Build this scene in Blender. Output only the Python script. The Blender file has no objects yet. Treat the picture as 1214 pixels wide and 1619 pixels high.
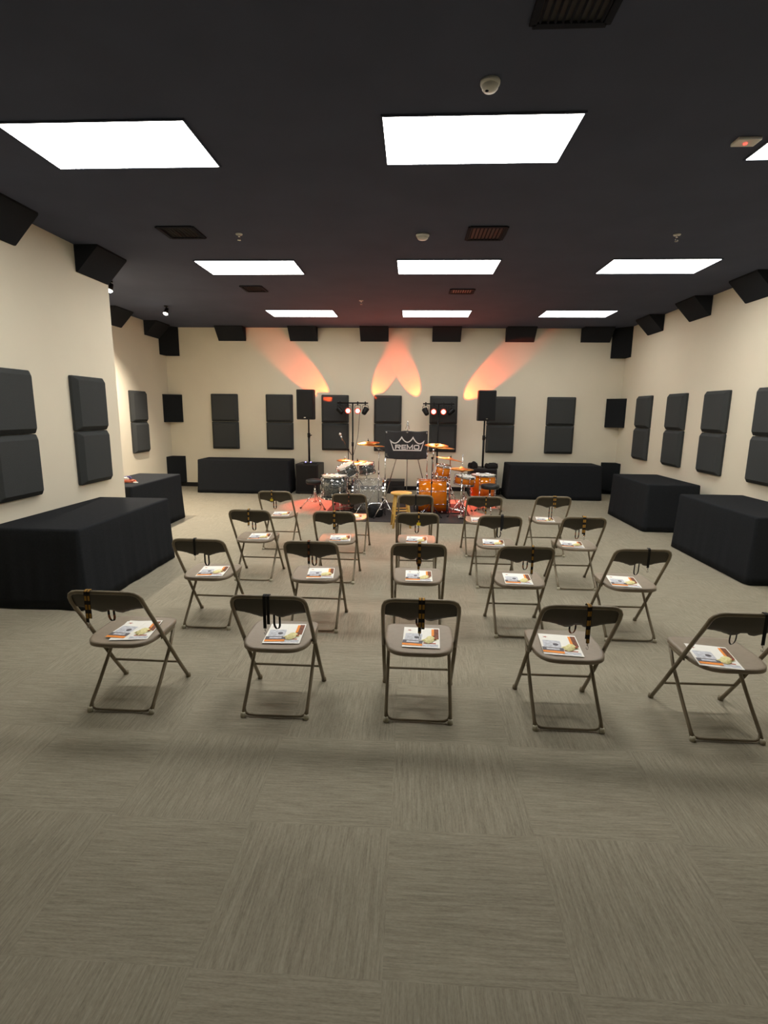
import bpy, bmesh, math, random
from mathutils import Vector, Matrix, Euler
random.seed(7)
PI = math.pi
scene = bpy.context.scene
col = scene.collection

# ------------------------------------------------------------------ camera
cam_d = bpy.data.cameras.new('camera')
cam = bpy.data.objects.new('camera', cam_d)
col.objects.link(cam)
CR = Matrix(((0.99846028, -0.02096045, 0.05135892),
             (0.05436949, 0.1861564, -0.98101466),
             (0.01100172, 0.98229652, 0.18700938)))
cam.matrix_world = Matrix.Translation((0, 0, 1.75)) @ CR.to_4x4()
cam_d.sensor_fit = 'VERTICAL'
cam_d.sensor_height = 36.0
cam_d.lens = 830.0 / 1619.0 * 36.0
cam_d.clip_start = 0.05
cam_d.clip_end = 100
scene.camera = cam

# ------------------------------------------------------------------ light levels and exposure
scene.view_settings.view_transform = 'Standard'
scene.view_settings.look = 'None'
scene.view_settings.gamma = 1.0
scene.view_settings.use_curve_mapping = False
scene.view_settings.exposure = 0.0
PANEL_L = 19.0           # radiance of the ceiling panels
PANEL_COL = (1.0, 0.972, 0.915)
BEAM_W = 170.0
WASH_W = 520.0
SPILL_W = 80.0
TRACK_W = 430.0
world = bpy.data.worlds.new('world')
scene.world = world
world.use_nodes = True
world.node_tree.nodes['Background'].inputs[0].default_value = (0.5, 0.55, 0.65, 1)
world.node_tree.nodes['Background'].inputs[1].default_value = 0.02

# ------------------------------------------------------------------ materials
def lin(c):
    return tuple(((v / 255.0) / 12.92 if v / 255.0 <= 0.04045 else (((v / 255.0) + 0.055) / 1.055) ** 2.4) for v in c)

def mat(name, rgb, rough=0.6, metal=0.0, var=0.08, scale=20.0, bump=0.0, spec=0.5, trans=0.0, ior=1.45, coat=0.0, sheen=0.0):
    m = bpy.data.materials.new(name)
    m.use_nodes = True
    nt = m.node_tree
    b = nt.nodes['Principled BSDF']
    c = lin(rgb)
    b.inputs['Roughness'].default_value = rough
    b.inputs['Metallic'].default_value = metal
    b.inputs['Specular IOR Level'].default_value = spec
    b.inputs['Transmission Weight'].default_value = trans
    b.inputs['IOR'].default_value = ior
    b.inputs['Coat Weight'].default_value = coat
    if sheen:
        b.inputs['Sheen Weight'].default_value = sheen
    tc = nt.nodes.new('ShaderNodeTexCoord')
    nz = nt.nodes.new('ShaderNodeTexNoise')
    nz.inputs['Scale'].default_value = scale
    nz.inputs['Detail'].default_value = 4
    nt.links.new(tc.outputs['Object'], nz.inputs['Vector'])
    rp = nt.nodes.new('ShaderNodeValToRGB')
    rp.color_ramp.elements[0].position = 0.3
    rp.color_ramp.elements[1].position = 0.7
    rp.color_ramp.elements[0].color = tuple(v * (1 - var) for v in c) + (1,)
    rp.color_ramp.elements[1].color = tuple(min(1, v * (1 + var)) for v in c) + (1,)
    nt.links.new(nz.outputs['Fac'], rp.inputs[0])
    nt.links.new(rp.outputs[0], b.inputs['Base Color'])
    if bump:
        bp = nt.nodes.new('ShaderNodeBump')
        bp.inputs['Strength'].default_value = bump
        bp.inputs['Distance'].default_value = 0.01
        nt.links.new(nz.outputs['Fac'], bp.inputs['Height'])
        nt.links.new(bp.outputs[0], b.inputs['Normal'])
    return m

def emit(name, rgb, strength):
    m = bpy.data.materials.new(name)
    m.use_nodes = True
    nt = m.node_tree
    nt.nodes.clear()
    o = nt.nodes.new('ShaderNodeOutputMaterial')
    e = nt.nodes.new('ShaderNodeEmission')
    e.inputs[0].default_value = tuple(rgb) + (1,)
    e.inputs[1].default_value = strength
    nt.links.new(e.outputs[0], o.inputs[0])
    return m

def carpet():
    m = bpy.data.materials.new('carpet_tiles')
    m.use_nodes = True
    nt = m.node_tree
    N, L = nt.nodes, nt.links
    b = N['Principled BSDF']
    b.inputs['Roughness'].default_value = 0.95
    b.inputs['Specular IOR Level'].default_value = 0.1
    tc = N.new('ShaderNodeTexCoord')
    off = N.new('ShaderNodeVectorMath'); off.operation = 'ADD'; off.inputs[1].default_value = (0.06, -1.95 + 6.1, 0)
    L.new(tc.outputs['Object'], off.inputs[0])
    sc = N.new('ShaderNodeVectorMath'); sc.operation = 'SCALE'; sc.inputs['Scale'].default_value = 1 / 0.61
    L.new(off.outputs[0], sc.inputs[0])
    fl = N.new('ShaderNodeVectorMath'); fl.operation = 'FLOOR'
    L.new(sc.outputs[0], fl.inputs[0])
    sp = N.new('ShaderNodeSeparateXYZ'); L.new(fl.outputs[0], sp.inputs[0])
    ad = N.new('ShaderNodeMath'); ad.operation = 'ADD'; L.new(sp.outputs[0], ad.inputs[0]); L.new(sp.outputs[1], ad.inputs[1])
    ab = N.new('ShaderNodeMath'); ab.operation = 'PINGPONG'; ab.inputs[1].default_value = 1.0; L.new(ad.outputs[0], ab.inputs[0])
    wn = N.new('ShaderNodeTexWhiteNoise'); wn.noise_dimensions = '3D'; L.new(fl.outputs[0], wn.inputs['Vector'])
    def streaks(sx, sy, det):
        outs = []
        for (x, y) in ((sx, sy), (sy, sx)):
            mp = N.new('ShaderNodeVectorMath'); mp.operation = 'MULTIPLY'; mp.inputs[1].default_value = (x, y, 1)
            L.new(off.outputs[0], mp.inputs[0])
            a2 = N.new('ShaderNodeVectorMath'); a2.operation = 'ADD'
            m2 = N.new('ShaderNodeVectorMath'); m2.operation = 'SCALE'; m2.inputs['Scale'].default_value = 37.0
            L.new(wn.outputs['Color'], m2.inputs[0])
            L.new(mp.outputs[0], a2.inputs[0]); L.new(m2.outputs[0], a2.inputs[1])
            nz = N.new('ShaderNodeTexNoise'); nz.inputs['Scale'].default_value = 1.0; nz.inputs['Detail'].default_value = det
            nz.inputs['Roughness'].default_value = 0.6
            L.new(a2.outputs[0], nz.inputs['Vector'])
            outs.append(nz.outputs['Fac'])
        mx = N.new('ShaderNodeMix'); L.new(ab.outputs[0], mx.inputs['Factor']); L.new(outs[0], mx.inputs[2]); L.new(outs[1], mx.inputs[3])
        return mx.outputs[0]
    s1 = streaks(120, 7, 3)
    s2 = streaks(230, 60, 2)
    mm = N.new('ShaderNodeMix'); mm.inputs['Factor'].default_value = 0.35; L.new(s1, mm.inputs[2]); L.new(s2, mm.inputs[3])
    big = N.new('ShaderNodeTexNoise'); big.inputs['Scale'].default_value = 1.3; L.new(off.outputs[0], big.inputs['Vector'])
    rp = N.new('ShaderNodeValToRGB')
    rp.color_ramp.elements[0].position = 0.33; rp.color_ramp.elements[1].position = 0.67
    rp.color_ramp.elements[0].color = lin((130, 124, 108)) + (1,)
    rp.color_ramp.elements[1].color = lin((163, 156, 138)) + (1,)
    L.new(mm.outputs[0], rp.inputs[0])
    hv = N.new('ShaderNodeHueSaturation')
    v1 = N.new('ShaderNodeMath'); v1.operation = 'MULTIPLY_ADD'; v1.inputs[1].default_value = 0.04; v1.inputs[2].default_value = 0.98
    L.new(wn.outputs['Value'], v1.inputs[0])
    L.new(v1.outputs[0], hv.inputs['Value']); L.new(rp.outputs[0], hv.inputs['Color'])
    L.new(hv.outputs[0], b.inputs['Base Color'])
    bp = N.new('ShaderNodeBump'); bp.inputs['Strength'].default_value = 0.12; bp.inputs['Distance'].default_value = 0.004
    L.new(mm.outputs[0], bp.inputs['Height']); L.new(bp.outputs[0], b.inputs['Normal'])
    return m

def pearl():
    m = mat('dark_pearl_wrap', (60, 64, 66), 0.15, 0.0, coat=0.8)
    nt = m.node_tree; b = nt.nodes['Principled BSDF']
    tc = nt.nodes['Texture Coordinate']
    wv = nt.nodes.new('ShaderNodeTexWave'); wv.wave_type = 'BANDS'; wv.bands_direction = 'Z'
    wv.inputs['Scale'].default_value = 15; wv.inputs['Distortion'].default_value = 7; wv.inputs['Detail'].default_value = 3
    wv.inputs['Detail Scale'].default_value = 2.2
    nt.links.new(tc.outputs['Object'], wv.inputs['Vector'])
    rp = nt.nodes.new('ShaderNodeValToRGB')
    e = rp.color_ramp.elements
    e[0].color = lin((20, 23, 25)) + (1,); e[1].color = lin((118, 121, 118)) + (1,)
    e[0].position = 0.25; e[1].position = 1.0
    nt.links.new(wv.outputs['Fac'], rp.inputs[0])
    nt.links.new(rp.outputs[0], b.inputs['Base Color'])
    return m

def acrylic(name, rgb, mixf, rough=0.04):
    """clear tinted plastic sheet: part transparent, part glossy dielectric"""
    m = bpy.data.materials.new(name); m.use_nodes = True
    nt = m.node_tree; N, L = nt.nodes, nt.links
    b = N['Principled BSDF']; o = N['Material Output']
    nz = N.new('ShaderNodeTexNoise'); nz.inputs['Scale'].default_value = 6
    tc = N.new('ShaderNodeTexCoord'); L.new(tc.outputs['Object'], nz.inputs['Vector'])
    rp = N.new('ShaderNodeValToRGB'); c = lin(rgb)
    rp.color_ramp.elements[0].color = tuple(v * 0.9 for v in c) + (1,); rp.color_ramp.elements[1].color = tuple(min(1, v * 1.1) for v in c) + (1,)
    L.new(nz.outputs['Fac'], rp.inputs[0]); L.new(rp.outputs[0], b.inputs['Base Color'])
    b.inputs['Roughness'].default_value = rough
    b.inputs['Coat Weight'].default_value = 1.0
    t = N.new('ShaderNodeBsdfTransparent'); L.new(rp.outputs[0], t.inputs[0])
    mx = N.new('ShaderNodeMixShader'); mx.inputs[0].default_value = mixf
    L.new(b.outputs[0], mx.inputs[1]); L.new(t.outputs[0], mx.inputs[2]); L.new(mx.outputs[0], o.inputs[0])
    return m

def strap_print(name, base, gold, dens):
    """black woven ribbon with gold printed patches along it"""
    m = mat(name, base, 0.75)
    nt = m.node_tree; N, L = nt.nodes, nt.links; b = N['Principled BSDF']
    tc = N['Texture Coordinate']
    mp = N.new('ShaderNodeMapping'); mp.inputs['Scale'].default_value = (0, 0, 1)
    L.new(tc.outputs['Object'], mp.inputs['Vector'])
    wv = N.new('ShaderNodeTexWave'); wv.bands_direction = 'Z'; wv.inputs['Scale'].default_value = 6.2
    wv.inputs['Distortion'].default_value = 1.5
    L.new(mp.outputs[0], wv.inputs['Vector'])
    rp = N.new('ShaderNodeValToRGB'); rp.color_ramp.interpolation = 'LINEAR'
    rp.color_ramp.elements[0].position = 1 - dens; rp.color_ramp.elements[1].position = min(1, 1 - dens + 0.06)
    rp.color_ramp.elements[0].color = lin(base) + (1,); rp.color_ramp.elements[1].color = lin(gold) + (1,)
    L.new(wv.outputs['Fac'], rp.inputs[0]); L.new(rp.outputs[0], b.inputs['Base Color'])
    return m

M = {}
M['carpet'] = carpet()
M['wall'] = mat('painted_wall', (222, 214, 194), 0.85, var=0.02, scale=1.5, spec=0.2)
M['ceiling'] = mat('black_ceiling', (76, 81, 97), 0.95, var=0.06, scale=2, spec=0.1)
M['black_base'] = mat('black_rubber_base', (16, 16, 16), 0.6)
M['foam'] = mat('charcoal_foam', (66, 68, 68), 0.95, var=0.06, scale=180, bump=0.3, spec=0.1)
M['foam_black'] = mat('black_foam', (40, 42, 46), 0.95, var=0.06, scale=180, bump=0.3, spec=0.1)
M['foam_corner'] = mat('black_corner_foam', (33, 35, 37), 0.95, var=0.06, scale=180, bump=0.3, spec=0.1)
M['cloth'] = mat('black_tablecloth', (36, 38, 41), 0.92, var=0.12, scale=60, bump=0.1, spec=0.1)
M['chair_metal'] = mat('bronze_brown_steel', (122, 111, 90), 0.38, 0.15, var=0.06)
M['chair_seat'] = mat('taupe_plastic_seat', (138, 125, 108), 0.42, var=0.05, scale=40)
M['chair_back'] = mat('dark_brown_plastic_back', (62, 56, 43), 0.5, var=0.05, scale=40)
M['cap'] = mat('pale_rubber_cap', (176, 170, 148), 0.6)
M['paper'] = mat('white_paper', (240, 238, 230), 0.7, var=0.02)
M['paper_grey'] = mat('grey_printing', (196, 198, 204), 0.7, var=0.25, scale=45)
M['paper_soft'] = mat('pale_grey_printing', (222, 222, 224), 0.7, var=0.12, scale=60)
M['dark_band'] = mat('dark_grey_printing', (92, 88, 94), 0.6, var=0.15, scale=90)
M['orange_band'] = mat('orange_printing', (236, 140, 40), 0.6, var=0.05)
M['brown_band'] = mat('brown_printing', (112, 58, 26), 0.6, var=0.4, scale=60)
M['yellow_pack'] = mat('pale_yellow_packet', (224, 214, 150), 0.4, var=0.12, scale=60)
M['red_print'] = mat('rust_red_printing', (168, 74, 44), 0.6, var=0.2, scale=90)
M['strap_gold'] = strap_print('black_ribbon_gold_print', (20, 17, 15), (170, 126, 46), 0.62)
M['strap_brown'] = strap_print('black_ribbon_brown_print', (20, 17, 15), (124, 72, 38), 0.6)
M['strap_black'] = mat('black_ribbon', (18, 18, 19), 0.75)
M['yellow_tag'] = mat('yellow_tag', (205, 180, 30), 0.5)
M['silver'] = mat('polished_hook', (200, 200, 200), 0.2, 1.0)
M['chrome'] = mat('chrome', (225, 225, 225), 0.08, 1.0, var=0.02)
M['black_metal'] = mat('black_metal', (22, 22, 23), 0.4, 0.5)
M['black_box'] = mat('black_textured_cabinet', (26, 26, 28), 0.55, var=0.1, scale=200)
M['grille'] = mat('black_speaker_grille', (13, 14, 18), 0.5, 0.3, var=0.3, scale=400)
M['black_cloth'] = mat('black_fabric', (18, 18, 19), 0.9, var=0.2, scale=40)
M['banner'] = mat('black_banner_cloth', (44, 46, 49), 0.6, var=0.15, scale=7)
M['white_print'] = mat('white_logo_print', (226, 226, 224), 0.6, var=0.02)
M['wood'] = mat('varnished_blond_wood', (206, 168, 88), 0.4, var=0.12, scale=14)
M['rug'] = mat('dark_rug', (48, 42, 42), 0.95, var=0.2, scale=60, bump=0.2)
M['pearl'] = pearl()
M['amber'] = acrylic('amber_acrylic', (255, 148, 26), 0.35)
M['clear'] = acrylic('clear_acrylic', (246, 246, 243), 0.90)
M['head_white'] = mat('coated_drumhead', (226, 224, 216), 0.6, var=0.03)
M['head_clear'] = acrylic('clear_drumhead', (225, 215, 205), 0.35, 0.2)
M['cymbal'] = mat('bronze_cymbal', (214, 150, 72), 0.28, 0.9, var=0.08, scale=30)
M['vinyl'] = mat('black_vinyl', (34, 35, 36), 0.45)
M['white_plastic'] = mat('white_plastic', (214, 212, 204), 0.5, var=0.02)
M['vent'] = mat('black_vent_metal', (36, 38, 45), 0.9, 0.0, spec=0.1)
M['diffuser'] = emit('lit_panel', PANEL_COL, PANEL_L)
M['diffuser_far'] = emit('lit_panel_far_row', PANEL_COL, PANEL_L * 0.55)
M['hot_lens'] = emit('lit_red_lens_core', (1.0, 0.42, 0.33), 9.0)
M['red_ring'] = emit('lit_red_lens_rim', (1.0, 0.05, 0.02), 2.5)
M['spot_lens'] = emit('lit_spot_lens', (1.0, 0.93, 0.8), 40.0)
M['led_red'] = emit('red_led', (1.0, 0.03, 0.02), 8.0)
M['led_violet'] = emit('violet_led', (0.35, 0.3, 1.0), 8.0)
M['lens_dark'] = mat('dark_glass_lens', (20, 18, 20), 0.1, coat=1.0)
M['cable_blue'] = mat('violet_blue_cable', (72, 66, 110), 0.5)
M['cable_orange'] = mat('orange_cable', (196, 100, 70), 0.5)
M['cable_white'] = mat('white_cable', (228, 220, 206), 0.5)

# ------------------------------------------------------------------ mesh helpers
def BM():
    return bmesh.new()

def add_box(bm, x0, x1, y0, y1, z0, z1, bev=0.0, seg=2, mi=0):
    r = bmesh.ops.create_cube(bm, size=1.0)
    vs = r['verts']
    bmesh.ops.scale(bm, vec=(x1 - x0, y1 - y0, z1 - z0), verts=vs)
    bmesh.ops.translate(bm, vec=((x0 + x1) / 2, (y0 + y1) / 2, (z0 + z1) / 2), verts=vs)
    fs = set(f for v in vs for f in v.link_faces)
    for f in fs:
        f.material_index = mi
    if bev > 0:
        es = list(set(e for v in vs for e in v.link_edges))
        bmesh.ops.bevel(bm, geom=es, offset=bev, segments=seg, affect='EDGES', profile=0.5)
    return vs

def add_tube(bm, pts, r, n=10, mi=0, closed=False):
    """sweep a circle (radius r, or one radius per point) along a polyline"""
    P = [Vector(p) for p in pts]
    k = len(P)
    R = r if isinstance(r, (list, tuple)) else [r] * k
    T = []
    for i in range(k):
        if closed:
            d = P[(i + 1) % k] - P[i - 1]
        elif i == 0:
            d = P[1] - P[0]
        elif i == k - 1:
            d = P[-1] - P[-2]
        else:
            d = (P[i + 1] - P[i]).normalized() + (P[i] - P[i - 1]).normalized()
        T.append(d.normalized())
    u = T[0].orthogonal().normalized()
    rings = []
    for i in range(k):
        if i > 0:
            u = T[i - 1].rotation_difference(T[i]) @ u
        u = (u - T[i] * u.dot(T[i])).normalized()
        w = T[i].cross(u)
        rings.append([bm.verts.new(P[i] + (u * math.cos(2 * PI * j / n) + w * math.sin(2 * PI * j / n)) * R[i]) for j in range(n)])
    rng = range(k) if closed else range(k - 1)
    for i in rng:
        a, b = rings[i], rings[(i + 1) % k]
        for j in range(n):
            f = bm.faces.new((a[j], a[(j + 1) % n], b[(j + 1) % n], b[j])); f.material_index = mi; f.smooth = True
    if not closed:
        f = bm.faces.new(list(reversed(rings[0]))); f.material_index = mi
        f = bm.faces.new(rings[-1]); f.material_index = mi

def add_lathe(bm, prof, n=32, mat4=None, mi=0, close=False):
    """revolve (r, z) profile about local Z"""
    rings = []
    for (r, z) in prof:
        if r <= 1e-6:
            rings.append([bm.verts.new((0, 0, z))])
        else:
            rings.append([bm.verts.new((r * math.cos(2 * PI * j / n), r * math.sin(2 * PI * j / n), z)) for j in range(n)])
    allr = rings + ([rings[0]] if close else [])
    for a, b in zip(allr[:-1], allr[1:]):
        for j in range(n):
            j2 = (j + 1) % n
            if len(a) == 1 and len(b) == 1:
                continue
            if len(a) == 1:
                vs = (a[0], b[j2], b[j])
            elif len(b) == 1:
                vs = (a[j], a[j2], b[0])
            else:
                vs = (a[j], a[j2], b[j2], b[j])
            f = bm.faces.new(vs); f.smooth = True; f.material_index = mi
    if mat4 is not None:
        bmesh.ops.transform(bm, matrix=mat4, verts=[v for rg in rings for v in rg])

def add_prism(bm, poly, y0, y1, mi=0, axis='Y'):
    """extrude a 2-D polygon (a, b) along an axis"""
    def p(a, b, t):
        return {'Y': (a, t, b), 'X': (t, a, b), 'Z': (a, b, t)}[axis]
    A = [bm.verts.new(p(a, b, y0)) for a, b in poly]
    B = [bm.verts.new(p(a, b, y1)) for a, b in poly]
    n = len(poly)
    fs = [bm.faces.new(A), bm.faces.new(list(reversed(B)))]
    for i in range(n):
        fs.append(bm.faces.new((A[i], B[i], B[(i + 1) % n], A[(i + 1) % n])))
    for f in fs:
        f.material_index = mi
    bmesh.ops.recalc_face_normals(bm, faces=fs)
    return A + B

def put(o, parent):
    col.objects.link(o)
    if parent is not None:
        o.parent = parent

def obj(name, bm, m, parent=None, smooth=None, loc=None):
    me = bpy.data.meshes.new(name)
    bmesh.ops.recalc_face_normals(bm, faces=bm.faces[:])
    bm.to_mesh(me)
    bm.free()
    for mm in (m if isinstance(m, (list, tuple)) else [m]):
        me.materials.append(mm)
    if smooth:
        for p in me.polygons:
            p.use_smooth = True
    o = bpy.data.objects.new(name, me)
    if loc is not None:
        o.location = loc
    put(o, parent)
    return o

def tag(o, label, cat, group=None):
    o['label'] = label
    o['category'] = cat
    if group:
        o['group'] = group
    return o

def thing(name, label, cat, loc=(0, 0, 0), rot=(0, 0, 0), group=None):
    o = bpy.data.objects.new(name, None)
    o.empty_display_size = 0.1
    o.location = loc
    o.rotation_euler = rot
    put(o, None)
    return tag(o, label, cat, group)

def struct(name, bm, m, parent=None):
    o = obj(name, bm, m, parent)
    o['kind'] = 'structure'
    return o

KIDS = {}
def kids(o):
    return list(o.children)

def dup(root, loc, rot=None, label=None, group=None):
    def cp(o, parent):
        c = o.copy()
        put(c, parent)
        for ch in kids(o):
            cp(ch, c)
        return c
    r = cp(root, None)
    r.location = loc
    if rot is not None:
        r.rotation_euler = rot
    if label:
        r['label'] = label
    if group:
        r['group'] = group
    return r

def spot(name, loc, direction, watts, rgb, half_deg, blend, parent=None, radius=0.03):
    d = bpy.data.lights.new(name, 'SPOT')
    d.energy = watts; d.color = rgb
    d.spot_size = math.radians(half_deg * 2); d.spot_blend = blend
    d.shadow_soft_size = radius
    o = bpy.data.objects.new(name, d)
    o.rotation_euler = Vector(direction).to_track_quat('-Z', 'Y').to_euler()
    o.location = loc
    put(o, parent)
    return o

# ------------------------------------------------------------------ the room
XR, XL, XP, YW, YB, H, YP = 4.5, -5.54, -3.8, 11.9, -3.2, 3.54, 6.71
b = BM(); add_box(b, XL - 0.15, XR + 0.15, YB - 0.15, YW + 0.15, -0.15, 0.0); struct('floor', b, M['carpet'])
b = BM(); add_box(b, XL - 0.15, XR + 0.15, YB - 0.15, YW + 0.15, H, H + 0.15); struct('ceiling', b, M['ceiling'])
b = BM(); add_box(b, XL - 0.15, XR + 0.15, YW, YW + 0.15, 0, H); struct('wall_far', b, M['wall'])
b = BM(); add_box(b, XR, XR + 0.15, YB, YW, 0, H); struct('wall_right', b, M['wall'])
b = BM(); add_box(b, XL - 0.15, XL, YP - 0.2, YW, 0, H); struct('wall_left', b, M['wall'])
b = BM(); add_box(b, XP - 0.15, XP, YB, YP, 0, H); struct('wall_near_left', b, M['wall'])
b = BM(); add_box(b, XL, XP - 0.15, YP - 0.15, YP, 0, H); struct('wall_return', b, M['wall'])
b = BM(); add_box(b, XP - 0.15, XR + 0.15, YB - 0.15, YB, 0, H); struct('wall_back', b, M['wall'])
b = BM(); add_box(b, XL, XR, YW - 0.012, YW, 0, 0.095, 0.003); struct('baseboard_far', b, M['black_base'])
b = BM(); add_box(b, XR - 0.012, XR, YB, YW - 0.012, 0, 0.095, 0.003); struct('baseboard_right', b, M['black_base'])
b = BM(); add_box(b, XL, XL + 0.012, YP, YW - 0.012, 0, 0.095, 0.003); struct('baseboard_left', b, M['black_base'])
b = BM(); add_box(b, XP, XP + 0.012, YB, YP, 0, 0.095, 0.003); struct('baseboard_near_left', b, M['black_base'])

# ------------------------------------------------------------------ ceiling lights
def panel_light(x, y, label):
    t = thing('ceiling_light', label, 'ceiling light', (x, y, H), group='flat panel ceiling lights')
    w, d = 0.61, 0.315
    f = BM()
    for s in (-1, 1):
        add_box(f, -w - 0.012, w + 0.012, s * d if s > 0 else -d - 0.012, d + 0.012 if s > 0 else -d, -0.012, 0.0)
        add_box(f, s * w if s > 0 else -w - 0.012, w + 0.012 if s > 0 else -w, -d, d, -0.012, 0.0)
    obj('frame', f, M['ceiling'], t)
    g = BM(); add_box(g, -w, w, -d, d, -0.010, -0.001)
    obj('diffuser', g, M['diffuser_far'] if y > 9 else M['diffuser'], t)
    return t

cols_ = ((-2.09, 'left'), (0.385, 'middle'), (2.92, 'right'))
for (yy, rown) in ((3.93, 'row nearest the camera'), (7.03, 'second row back'), (10.18, 'row nearest the far wall')):
    for (xx, cn) in cols_:
        panel_light(xx, yy, 'bright rectangular ceiling panel light, %s of three in the %s' % (cn, rown))
REAR_ROWS = ()
for yy in REAR_ROWS:
    for (xx, cn) in cols_:
        panel_light(xx, yy, 'bright white ceiling panel light at the back of the room, %s of three' % cn)

# ------------------------------------------------------------------ ceiling fittings
def vent(x, y, w, d, label):
    t = thing('ceiling_vent', label, 'air vent', (x, y, H), group='black ceiling vents')
    f = BM()
    for s in (-1, 1):
        add_box(f, -w / 2, w / 2, s * d / 2 - 0.018, s * d / 2 + 0.018, -0.014, 0, 0.003)
        add_box(f, s * w / 2 - 0.018, s * w / 2 + 0.018, -d / 2, d / 2, -0.014, 0, 0.003)
    obj('frame', f, M['vent'], t)
    g = BM(); add_box(g, -w / 2, w / 2, -d / 2, d / 2, -0.004, -0.001)
    obj('backing', g, M['black_base'], t)
    n = 9
    for i in range(n):
        s = BM()
        vs = add_box(s, -0.006, 0.006, -d / 2 + 0.02, d / 2 - 0.02, -0.003, 0.001)
        bmesh.ops.rotate(s, cent=(0, 0, 0), matrix=Matrix.Rotation(0.6, 3, 'Y'), verts=vs)
        bmesh.ops.translate(s, vec=(-w / 2 + 0.03 + (w - 0.06) * i / (n - 1), 0, -0.010), verts=vs)
        obj('slat', s, M['vent'], t)
    return t
vent(0.70, 5.79, 0.36, 0.39, 'black slatted ceiling vent right of the round detector, between the two nearer light rows')
vent(-2.41, 5.70, 0.36, 0.34, 'black ceiling vent on the left, in front of the left second row light')
vent(-2.41, 8.20, 0.30, 0.36, 'small black ceiling vent on the left, between second and farthest light rows')
vent(0.69, 8.38, 0.34, 0.28, 'small black ceiling vent near the middle, between second and farthest light rows')
vent(0.69, 2.66, 0.34, 0.42, 'dark ceiling vent at the top edge of the picture, nearest the camera')

def detector(x, y, r, label, holes=True):
    t = thing('smoke_detector', label, 'smoke detector', (x, y, H))
    a = BM(); add_lathe(a, [(0, 0), (r, 0), (r, -0.012), (r * 0.93, -0.02), (0, -0.02)], 32); obj('base', a, M['white_plastic'], t)
    a = BM(); add_lathe(a, [(r * 0.82, -0.02), (r * 0.80, -0.036), (r * 0.62, -0.047), (0, -0.05)], 32); obj('cover', a, M['white_plastic'], t)
    if holes:
        a = BM(); add_lathe(a, [(0, -0.0505), (r * 0.18, -0.0505), (r * 0.18, -0.047), (0, -0.047)], 16, Matrix.Translation((-r * 0.3, -r * 0.1, 0)))
        obj('sensor_eye', a, M['vent'], t)
detector(0.385, 3.30, 0.055, 'round white smoke detector above the near middle ceiling light')
detector(0.06, 5.83, 0.068, 'flat round white disc on ceiling left of the slatted vent', False)

def sprinkler(x, y, label):
    t = thing('sprinkler', label, 'sprinkler', (x, y, H), group='ceiling sprinklers')
    a = BM(); add_lathe(a, [(0, 0), (0.036, 0), (0.034, -0.008), (0.016, -0.012), (0, -0.012)], 20); obj('escutcheon', a, M['white_plastic'], t)
    a = BM(); add_tube(a, [(0, 0, -0.01), (0, 0, -0.03)], 0.009, 8)
    add_tube(a, [(0.008, 0, -0.028), (0.015, 0, -0.042), (0.004, 0, -0.06)], 0.003, 6)
    add_tube(a, [(-0.008, 0, -0.028), (-0.015, 0, -0.042), (-0.004, 0, -0.06)], 0.003, 6); obj('body', a, M['silver'], t)
    a = BM(); add_lathe(a, [(0, -0.06), (0.018, -0.06), (0.018, -0.063), (0, -0.063)], 16); obj('deflector', a, M['silver'], t)
sprinkler(-1.833, 5.77, 'small sprinkler head on the dark ceiling beside the left vent')
sprinkler(2.618, 5.87, 'small sprinkler head on the dark ceiling in front of the right second row light')
sprinkler(-0.886, 9.05, 'small sprinkler head between the left and middle farthest ceiling lights')

t = thing('alarm_sensor', 'small white ceiling sensor with a glowing red light beside the cut off right light', 'sensor', (2.157, 3.983, H))
a = BM(); add_box(a, -0.075, 0.075, -0.05, 0.05, -0.022, 0, 0.006); obj('housing', a, M['white_plastic'], t)
a = BM(); add_lathe(a, [(0, -0.03), (0.010, -0.028), (0.013, -0.02), (0, -0.02)], 14, Matrix.Translation((-0.005, 0, 0))); obj('indicator_light', a, M['led_red'], t)

def track_spot(x, y, label, aim):
    t = thing('spotlight', label, 'spotlight', (x, y, H), group='small white spotlights in the left recess')
    a = BM(); add_lathe(a, [(0, 0), (0.035, 0), (0.035, -0.02), (0, -0.02)], 20); add_tube(a, [(0, 0, -0.015), (0, 0, -0.06)], 0.008, 8)
    obj('mount', a, M['black_metal'], t)
    q = Vector(aim).to_track_quat('-Z', 'Y').to_matrix().to_4x4()
    T = Matrix.Translation((0, 0, -0.085)) @ q
    a = BM(); add_lathe(a, [(0, 0.05), (0.028, 0.05), (0.04, -0.045), (0.036, -0.045), (0.03, -0.03)], 24, T); obj('housing', a, M['black_metal'], t)
    a = BM(); add_lathe(a, [(0, -0.078), (0.022, -0.072), (0.036, -0.056), (0.038, -0.040), (0, -0.036)], 24, T); obj('lens', a, M['spot_lens'], t)
    d = Vector(aim).normalized()
    spot('lamp', Vector((0, 0, -0.085)) + d * 0.10, aim, TRACK_W, (1.0, 0.88, 0.74), 62, 0.8, t)
track_spot(-4.344, 7.73, 'small glowing spotlight at the end of the near left wall', (-0.2, -0.3, -1))
track_spot(-4.37, 9.507, 'small glowing spotlight on ceiling before the left corner foam', (-0.2, -0.3, -1))

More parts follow.
